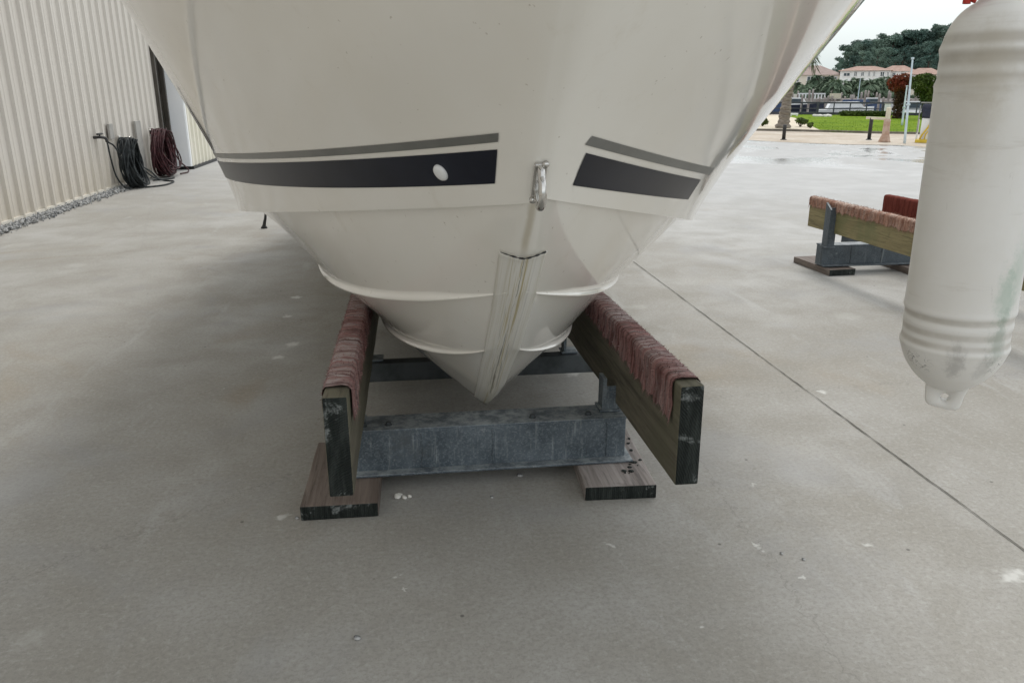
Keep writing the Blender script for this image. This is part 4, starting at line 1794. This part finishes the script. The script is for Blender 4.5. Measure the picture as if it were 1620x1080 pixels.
# ------------------------------------------------------------------ marina and far bank
bm = bmesh.new()
box(bm, sh(0, 146.3, -.5), (600, .8, 1.5), math.atan2(EL.y, EL.x))
tag(bm_obj('seawall', bm, M['seawall']), 'long grey seawall on the far side of the marina', 'seawall')


def px_len(u, v0, v1, R_):
    return abs(spot(u, v0, R_).z-spot(u, v1, R_).z)


def boat_far(name, u, R_, L, hull_mat, label, cabin=True, mast=0.0, rz=0.0, cover=None):
    p = spot(u, 150, R_)
    p.z = -1.25
    t = empty(name, p, math.atan2(EL.y, EL.x)+rz)
    tag(t, label, 'boat', 'boats moored across the marina')
    bm = bmesh.new()
    prof = []
    for i in range(9):
        s = i/8
        w = L*.16*(1-max(0, (s-.45)/.55)**2.2)
        prof.append((L*(s-.5), w, .75+.35*s*s))
    rows = []
    for x, w, z in prof:
        rows.append([bm.verts.new((x, -w, z)), bm.verts.new((x, -w*.7, -.1)), bm.verts.new((x, w*.7, -.1)), bm.verts.new((x, w, z))])
    for r0, r1 in zip(rows[:-1], rows[1:]):
        for i in range(3):
            bm.faces.new((r0[i], r0[i+1], r1[i+1], r1[i]))
        bm.faces.new((r0[3], r0[0], r1[0], r1[3]))
    bm.faces.new(rows[0])
    bm.faces.new(rows[-1])
    bm_obj('hull', bm, hull_mat, t)
    if cabin:
        bm = bmesh.new()
        prism(bm, [(-L*.22, -L*.1, .7), (L*.2, -L*.1, .8), (L*.1, -L*.1, 1.75), (-L*.2, -L*.1, 1.75)], (0, L*.2, 0))
        bm_obj('cabin', bm, M['boatwhite'], t)
        bm = bmesh.new()
        prism(bm, [(-L*.17, -L*.105, 1.2), (L*.12, -L*.105, 1.2), (L*.08, -L*.105, 1.6), (-L*.16, -L*.105, 1.6)], (0, L*.21, 0))
        bm_obj('window', bm, M['window'], t)
    if cover:
        bm = bmesh.new()
        prism(bm, [(-L*.35, -L*.13, .9), (L*.3, -L*.13, 1.0), (L*.2, -L*.13, 1.55), (-L*.3, -L*.13, 1.5)], (0, L*.26, 0))
        bm_obj('cover', bm, cover, t)
    if mast:
        bm = bmesh.new()
        tube(bm, [(0, 0, .7), (0, 0, mast)], [.07, .045], 6)
        bm_obj('mast', bm, M['palepole'], t)


boat_far('moored_boat', 1203, 115, 6.5, M['blue'], 'dark blue covered boat moored left of the near palm trunk', False, 0, 0, M['navycover'])
boat_far('moored_boat', 1262, 118, 7.0, M['navycover'], 'dark hulled boat moored just right of the near palm trunk', True)
boat_far('moored_boat', 1341, 92, 5.5, M['boatwhite'], 'white boat moored in the middle of the marina', False, 0, .2, M['boatwhite'])
boat_far('moored_boat', 1358, 118, 6.0, M['blue'], 'blue covered boat with a short mast in mid marina', False, 4.2, 0, M['blue'])
boat_far('moored_boat', 1384, 122, 6.0, M['boatwhite'], 'white cabin boat moored left of the red topped bush', True, 0, .1)
boat_far('moored_boat', 1448, 78, 6.0, M['boatwhite'], 'white cabin boat seen between the two clipped bushes', True, 0, .3)

# long dock with white gate posts and timber piles
dk_ = empty('boat_dock', sh(-4, 128, -1.2))
tag(dk_, 'long white and grey boat dock with a white slatted screen across the marina', 'dock')
ra = math.atan2(EL.y, EL.x)


def dock_box(name, u0, u1, v0, v1, R_, dep, mat, parent=dk_):
    a, b = spot(u0, v1, R_), spot(u1, v1, R_)
    z1 = spot((u0+u1)/2, v0, R_).z
    z0 = a.z
    bm = bmesh.new()
    c = (a+b)/2
    box(bm, (c.x, c.y, (z0+z1)/2), ((b-a).length, dep, abs(z1-z0)), ra)
    o = bm_obj(name, bm, mat)
    return attach(o, parent)


dock_box('deck', 1195, 1330, 156.5, 160, 128, 2.0, M['seawall'])
dock_box('deck', 1330, 1470, 157, 160, 124, 2.0, M['pilewood'])
dock_box('screen_top', 1262, 1306, 147.5, 149.5, 127, .2, M['boatwhite'])
for k in range(9):
    u = 1264+k*5.0
    dock_box('screen_post', u-1.1, u+1.1, 149.5, 158, 127, .2, M['boatwhite'])
dock_box('shed_wall', 1312, 1330, 148, 156, 126.5, .6, M['rail'])
dock_box('shed_wall', 1344, 1352, 150, 157, 126.5, .6, M['seawall'])
dock_box('low_wall', 1190, 1262, 149, 156, 138, .5, M['stucco2'])
proto = None
r = random.Random(17)
k = 0
for i in range(44):
    u = 1200+i*6.2+r.uniform(-2, 2)
    R_ = r.choice([112, 119, 126, 132])
    q = spot(u, 150, R_)
    q.z = -1.4
    ht = r.uniform(1.7, 3.1)
    if proto is None:
        bm = bmesh.new()
        lathe(bm, [(.15, 0), (.14, .95), (.05, 1.0)], 8)
        proto = bm_obj('dock_pile', bm, M['pilewood'])
        o = proto
    else:
        o = proto.copy()
        COL.objects.link(o)
    o.location = q
    o.scale = (1, 1, ht)
    tag(o, 'weathered timber pile standing in the marina water', 'pile', 'piles standing in the marina')


# houses on the far bank
def house(name, u0, u1, v_eave, v_ridge, v_base, R_, wall, roof, label, win, dep=9.0, hip=.32):
    a, b = spot(u0, v_base, R_), spot(u1, v_base, R_)
    z0 = .1
    ze = spot((u0+u1)/2, v_eave, R_).z
    zr = spot((u0+u1)/2, v_ridge, R_).z
    W = math.hypot(b.x-a.x, b.y-a.y)
    c = Vector(((a.x+b.x)/2, (a.y+b.y)/2, 0))
    ang = math.atan2(b.y-a.y, b.x-a.x)
    t = empty(name, c, ang)
    tag(t, label, 'house')
    bm = bmesh.new()
    box(bm, (0, dep/2, (z0+ze)/2), (W, dep, ze-z0))
    bm_obj('wall', bm, wall, t)
    bm = bmesh.new()
    e = .45
    v = [bm.verts.new(q) for q in ((-W/2-e, -e, ze), (W/2+e, -e, ze), (W/2+e, dep+e, ze), (-W/2-e, dep+e, ze), (-W/2+W*hip, dep/2, zr), (W/2-W*hip, dep/2, zr))]
    for f in ((0, 1, 5, 4), (1, 2, 5), (2, 3, 4, 5), (3, 0, 4)):
        bm.faces.new([v[i] for i in f])
    bm.faces.new([v[i] for i in (3, 2, 1, 0)])
    bmesh.ops.subdivide_edges(bm, edges=bm.edges[:], cuts=5, use_grid_fill=True)
    bm_obj('roof', bm, roof, t)
    for (x0, x1, y0, y1) in win:                        # fractions of width, and pixel rows
        z1 = spot((u0+u1)/2, y0, R_).z
        z2 = spot((u0+u1)/2, y1, R_).z
        bm = bmesh.new()
        xm, ww = -W/2+W*(x0+x1)/2, W*(x1-x0)
        for s, (dx, dz, sx, sz) in enumerate(((0, (z1-z2)/2, ww+.2, .14), (0, -(z1-z2)/2, ww+.25, .16), (-ww/2, 0, .12, z1-z2), (ww/2, 0, .12, z1-z2), (0, 0, .08, z1-z2))):
            box(bm, (xm+dx, -.05, (z1+z2)/2+dz), (sx, .14, sz))
        fr = bm_obj('window', bm, M['boatwhite'], t)
        bm = bmesh.new()
        box(bm, (xm, -.02, (z1+z2)/2), (ww, .05, z1-z2))
        bm_obj('pane', bm, M['window'], fr)
    return t


house('far_house', 1222, 1327, 119, 103, 152, 172, M['stucco2'], M['brownroof'], 'cream house with a brown hipped roof at the left of the far bank',
      [(.12, .20, 123, 131), (.30, .38, 122, 130), (.50, .60, 121, 131), (.70, .76, 122, 130), (.88, .94, 122, 130), (.3, .38, 136, 145), (.5, .6, 136, 146)])
house('far_house', 1325, 1404, 112, 104, 152, 166, M['stucco'], M['terracotta'], 'white house with a terracotta roof in the centre of the far bank',
      [(.07, .20, 115, 121), (.28, .34, 113, 121), (.42, .48, 114, 121), (.56, .60, 113, 121), (.66, .70, 113, 121), (.80, .88, 114, 122), (.93, .97, 114, 122), (.1, .3, 128, 138), (.5, .7, 128, 138)])
house('far_house', 1388, 1442, 113, 103, 152, 176, M['stucco'], M['terracotta'], 'white house with a steep pinkish roof behind the right end of the terracotta house',
      [(.10, .22, 115, 122), (.35, .45, 115, 122), (.6, .72, 115, 123)])
house('far_house', 1428, 1486, 118, 107, 152, 160, M['stucco2'], M['terracotta'], 'cream house with a low pink roof behind the clipped bushes',
      [(.1, .25, 120, 127), (.5, .7, 120, 127)])

# palms in front of the houses
crownA, crownB = palm_crown(46, 1.9, .55, 41, .10, 12), palm_crown(50, 1.7, .65, 42, .10, 12)
tmesh = trunk_mesh(1.0, .20, .16, 0, 14)
r = random.Random(5)
row = [(1207, 141, 2.0), (1222, 138, 2.2), (1257, 137, 2.3), (1271, 141, 1.9), (1284, 134, 2.4), (1291, 124, 1.6), (1299, 139, 2.0), (1307, 127, 1.9), (1318, 133, 2.4), (1330, 135, 2.2), (1343, 136, 1.9), (1355, 131, 2.3), (1362, 134, 2.0), (1375, 134, 2.3), (1386, 131, 2.2), (1396, 128, 1.9), (1403, 136, 2.3), (1412, 139, 2.2)]
for i, (u, v, s) in enumerate(row):
    R_ = 150+r.uniform(-2, 6)
    base = spot(u, 150, R_)
    base.z = .1
    topz = spot(u, v, R_).z
    t = empty('far_palm', base, r.uniform(0, 6.28))
    dark = i % 3 == 1
    tag(t, 'round headed palm in the row before the far houses', 'palm tree', 'palms along the far bank')
    tr_ = link('trunk', tmesh, M['bark'] if not tmesh.materials else None, t)
    tr_.scale = (1.2, 1.2, topz-.1)
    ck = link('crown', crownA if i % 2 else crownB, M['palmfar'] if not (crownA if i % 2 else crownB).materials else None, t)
    ck.location = (0, 0, topz-.1)
    k_ = s*.44
    ck.scale = (k_, k_, k_*.95)
# undergrowth along the far bank
c = []
for k in range(120):
    u = rng.uniform(1195, 1480)
    q = spot(u, 150, 148+rng.uniform(-1, 3))
    s = rng.uniform(.3, .7)
    c.append(clump((q.x, q.y, .2+s*.4), (s, s, s*.7), 60, .2))
me = quads_mesh('bank_shrubbery', np.concatenate(c), .32, .5, .7)
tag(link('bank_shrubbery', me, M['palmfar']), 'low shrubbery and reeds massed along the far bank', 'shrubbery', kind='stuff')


# pines behind the houses
def pine_meshes(seed, H=16.0):
    r = random.Random(seed)
    c = []
    bm = bmesh.new()
    tube(bm, [(0, 0, 0), (.15, .05, H*.4), (.05, -.1, H*.75), (0, 0, H*.95)], [.32, .25, .16, .06], 8)
    for k in range(20):
        z = H*r.uniform(.40, .98)
        a = r.uniform(0, 6.28)
        ln = (1.25-z/H)*H*.27*r.uniform(.6, 1.1)+.6
        tip = Vector((math.cos(a)*ln, math.sin(a)*ln, z+r.uniform(.2, 1.0)))
        tube(bm, [(0, 0, z-.4), (tip.x*.5, tip.y*.5, z), tuple(tip)], [.09, .06, .03], 5)
        c.append(clump(tip, (r.uniform(1.0, 1.8), r.uniform(1.0, 1.8), r.uniform(.6, 1.1)), 190, .25))
        c.append(clump(tip*.6+Vector((0, 0, z*.4)), (1.0, 1.0, .7), 80, .25))
    c.append(clump((0, 0, H*.97), (1.1, 1.1, .9), 200, .2))
    me2 = bpy.data.meshes.new('trunk')
    bm.to_mesh(me2)
    bm.free()
    return me2, quads_mesh('crown', np.concatenate(c), .42, .5, .6)


pines = [pine_meshes(s) for s in (51, 52, 53, 54)]
for a_, b_ in pines:
    a_.materials.append(M['bark2'])
    b_.materials.append(M['pine'])
sky_line = [(1324, 98, 195), (1333, 76, 215), (1343, 72, 205), (1350, 69, 222), (1357, 74, 200), (1366, 68, 215), (1375, 64, 225), (1384, 67, 205), (1393, 61, 218), (1402, 62, 205), (1411, 57, 222), (1420, 58, 208), (1429, 56, 220), (1438, 55, 205), (1447, 52, 222),
            (1456, 52, 208), (1466, 49, 220), (1476, 47, 205), (1486, 46, 222), (1497, 44, 210), (1509, 44, 222), (1523, 42, 210), (1540, 40, 222), (1360, 85, 190), (1380, 82, 188), (1400, 80, 190), (1421, 78, 188), (1442, 76, 190), (1462, 72, 188), (1482, 70, 190), (1503, 70, 188), (1345, 92, 186), (1372, 95, 184), (1410, 95, 184), (1450, 92, 184), (1478, 90, 184)]
r = random.Random(9)
for i, (u, v, R_) in enumerate(sky_line):
    base = spot(u, 150, R_)
    base.z = 0
    H = spot(u, v, R_).z
    a_, b_ = pines[i % 4]
    t = empty('pine_tree', base, r.uniform(0, 6.28))
    tag(t, 'small thin pine standing alone at the left end of the wood' if i == 0 else 'tall dark pine in the wood behind the far houses', 'pine tree', 'pines behind the far houses')
    s = H/16.0
    w = s*(1.0 if H > 10 else .8)*1.0
    if i == 0:
        w *= .6
    t.scale = (w, w, s)
    link('trunk', a_, None, t)
    link('crown', b_, None, t)

# ------------------------------------------------------------------ daylight: bright overcast
W = bpy.data.worlds.new('World')
SC.world = W
W.use_nodes = True
nt = W.node_tree
bg = nt.nodes['Background']
sky = nt.nodes.new('ShaderNodeTexSky')
sky.sky_type = 'NISHITA'
sky.sun_disc = False
SUN_EL, SUN_AZ = math.radians(58), math.radians(30)      # azimuth measured from +Y towards +X
sky.sun_elevation = SUN_EL
sky.sun_rotation = SUN_AZ
sky.altitude = 0
sky.air_density = 1.0
sky.dust_density = 4.0
sky.ozone_density = 1.0
# thin even cloud: most of the blue is veiled by a grey-white layer
hs = nt.nodes.new('ShaderNodeHueSaturation')
hs.inputs['Saturation'].default_value = .45
nt.links.new(sky.outputs[0], hs.inputs['Color'])
mx = nt.nodes.new('ShaderNodeMix')
mx.data_type = 'RGBA'
mx.inputs[0].default_value = .72
tc = nt.nodes.new('ShaderNodeTexCoord')
sx = nt.nodes.new('ShaderNodeSeparateXYZ')
nt.links.new(tc.outputs['Generated'], sx.inputs[0])
rp = nt.nodes.new('ShaderNodeValToRGB')                  # cloud layer: brighter low down, greyer overhead
rp.color_ramp.elements[0].position = 0.0
rp.color_ramp.elements[0].color = (5.3, 6.1, 6.15, 1)
e_ = rp.color_ramp.elements.new(.24)
e_.color = (10.6, 10.9, 11.0, 1)
rp.color_ramp.elements[2].position = .85
rp.color_ramp.elements[2].color = (6.4, 6.7, 6.9, 1)
nt.links.new(sx.outputs[2], rp.inputs[0])
nt.links.new(rp.outputs[0], mx.inputs[7])
nt.links.new(hs.outputs[0], mx.inputs[6])
nt.links.new(mx.outputs[2], bg.inputs['Color'])
bg.inputs['Strength'].default_value = .15
sd_ = bpy.data.lights.new('sun', 'SUN')
sd_.energy = 1.35
sd_.angle = math.radians(20)
sd_.color = (1.0, .965, .91)
so_ = bpy.data.objects.new('sun', sd_)
COL.objects.link(so_)
dirv = Vector((math.sin(SUN_AZ)*math.cos(SUN_EL), math.cos(SUN_AZ)*math.cos(SUN_EL), math.sin(SUN_EL)))
so_.rotation_euler = dirv.to_track_quat('Z', 'Y').to_euler()
so_.location = dirv*40

SC.render.engine = 'CYCLES'
SC.cycles.max_bounces = 8
SC.cycles.use_denoising = True
SC.view_settings.view_transform = 'Standard'
SC.view_settings.look = 'None'
SC.view_settings.exposure = 0
SC.view_settings.gamma = 1
bpy.context.view_layer.update()
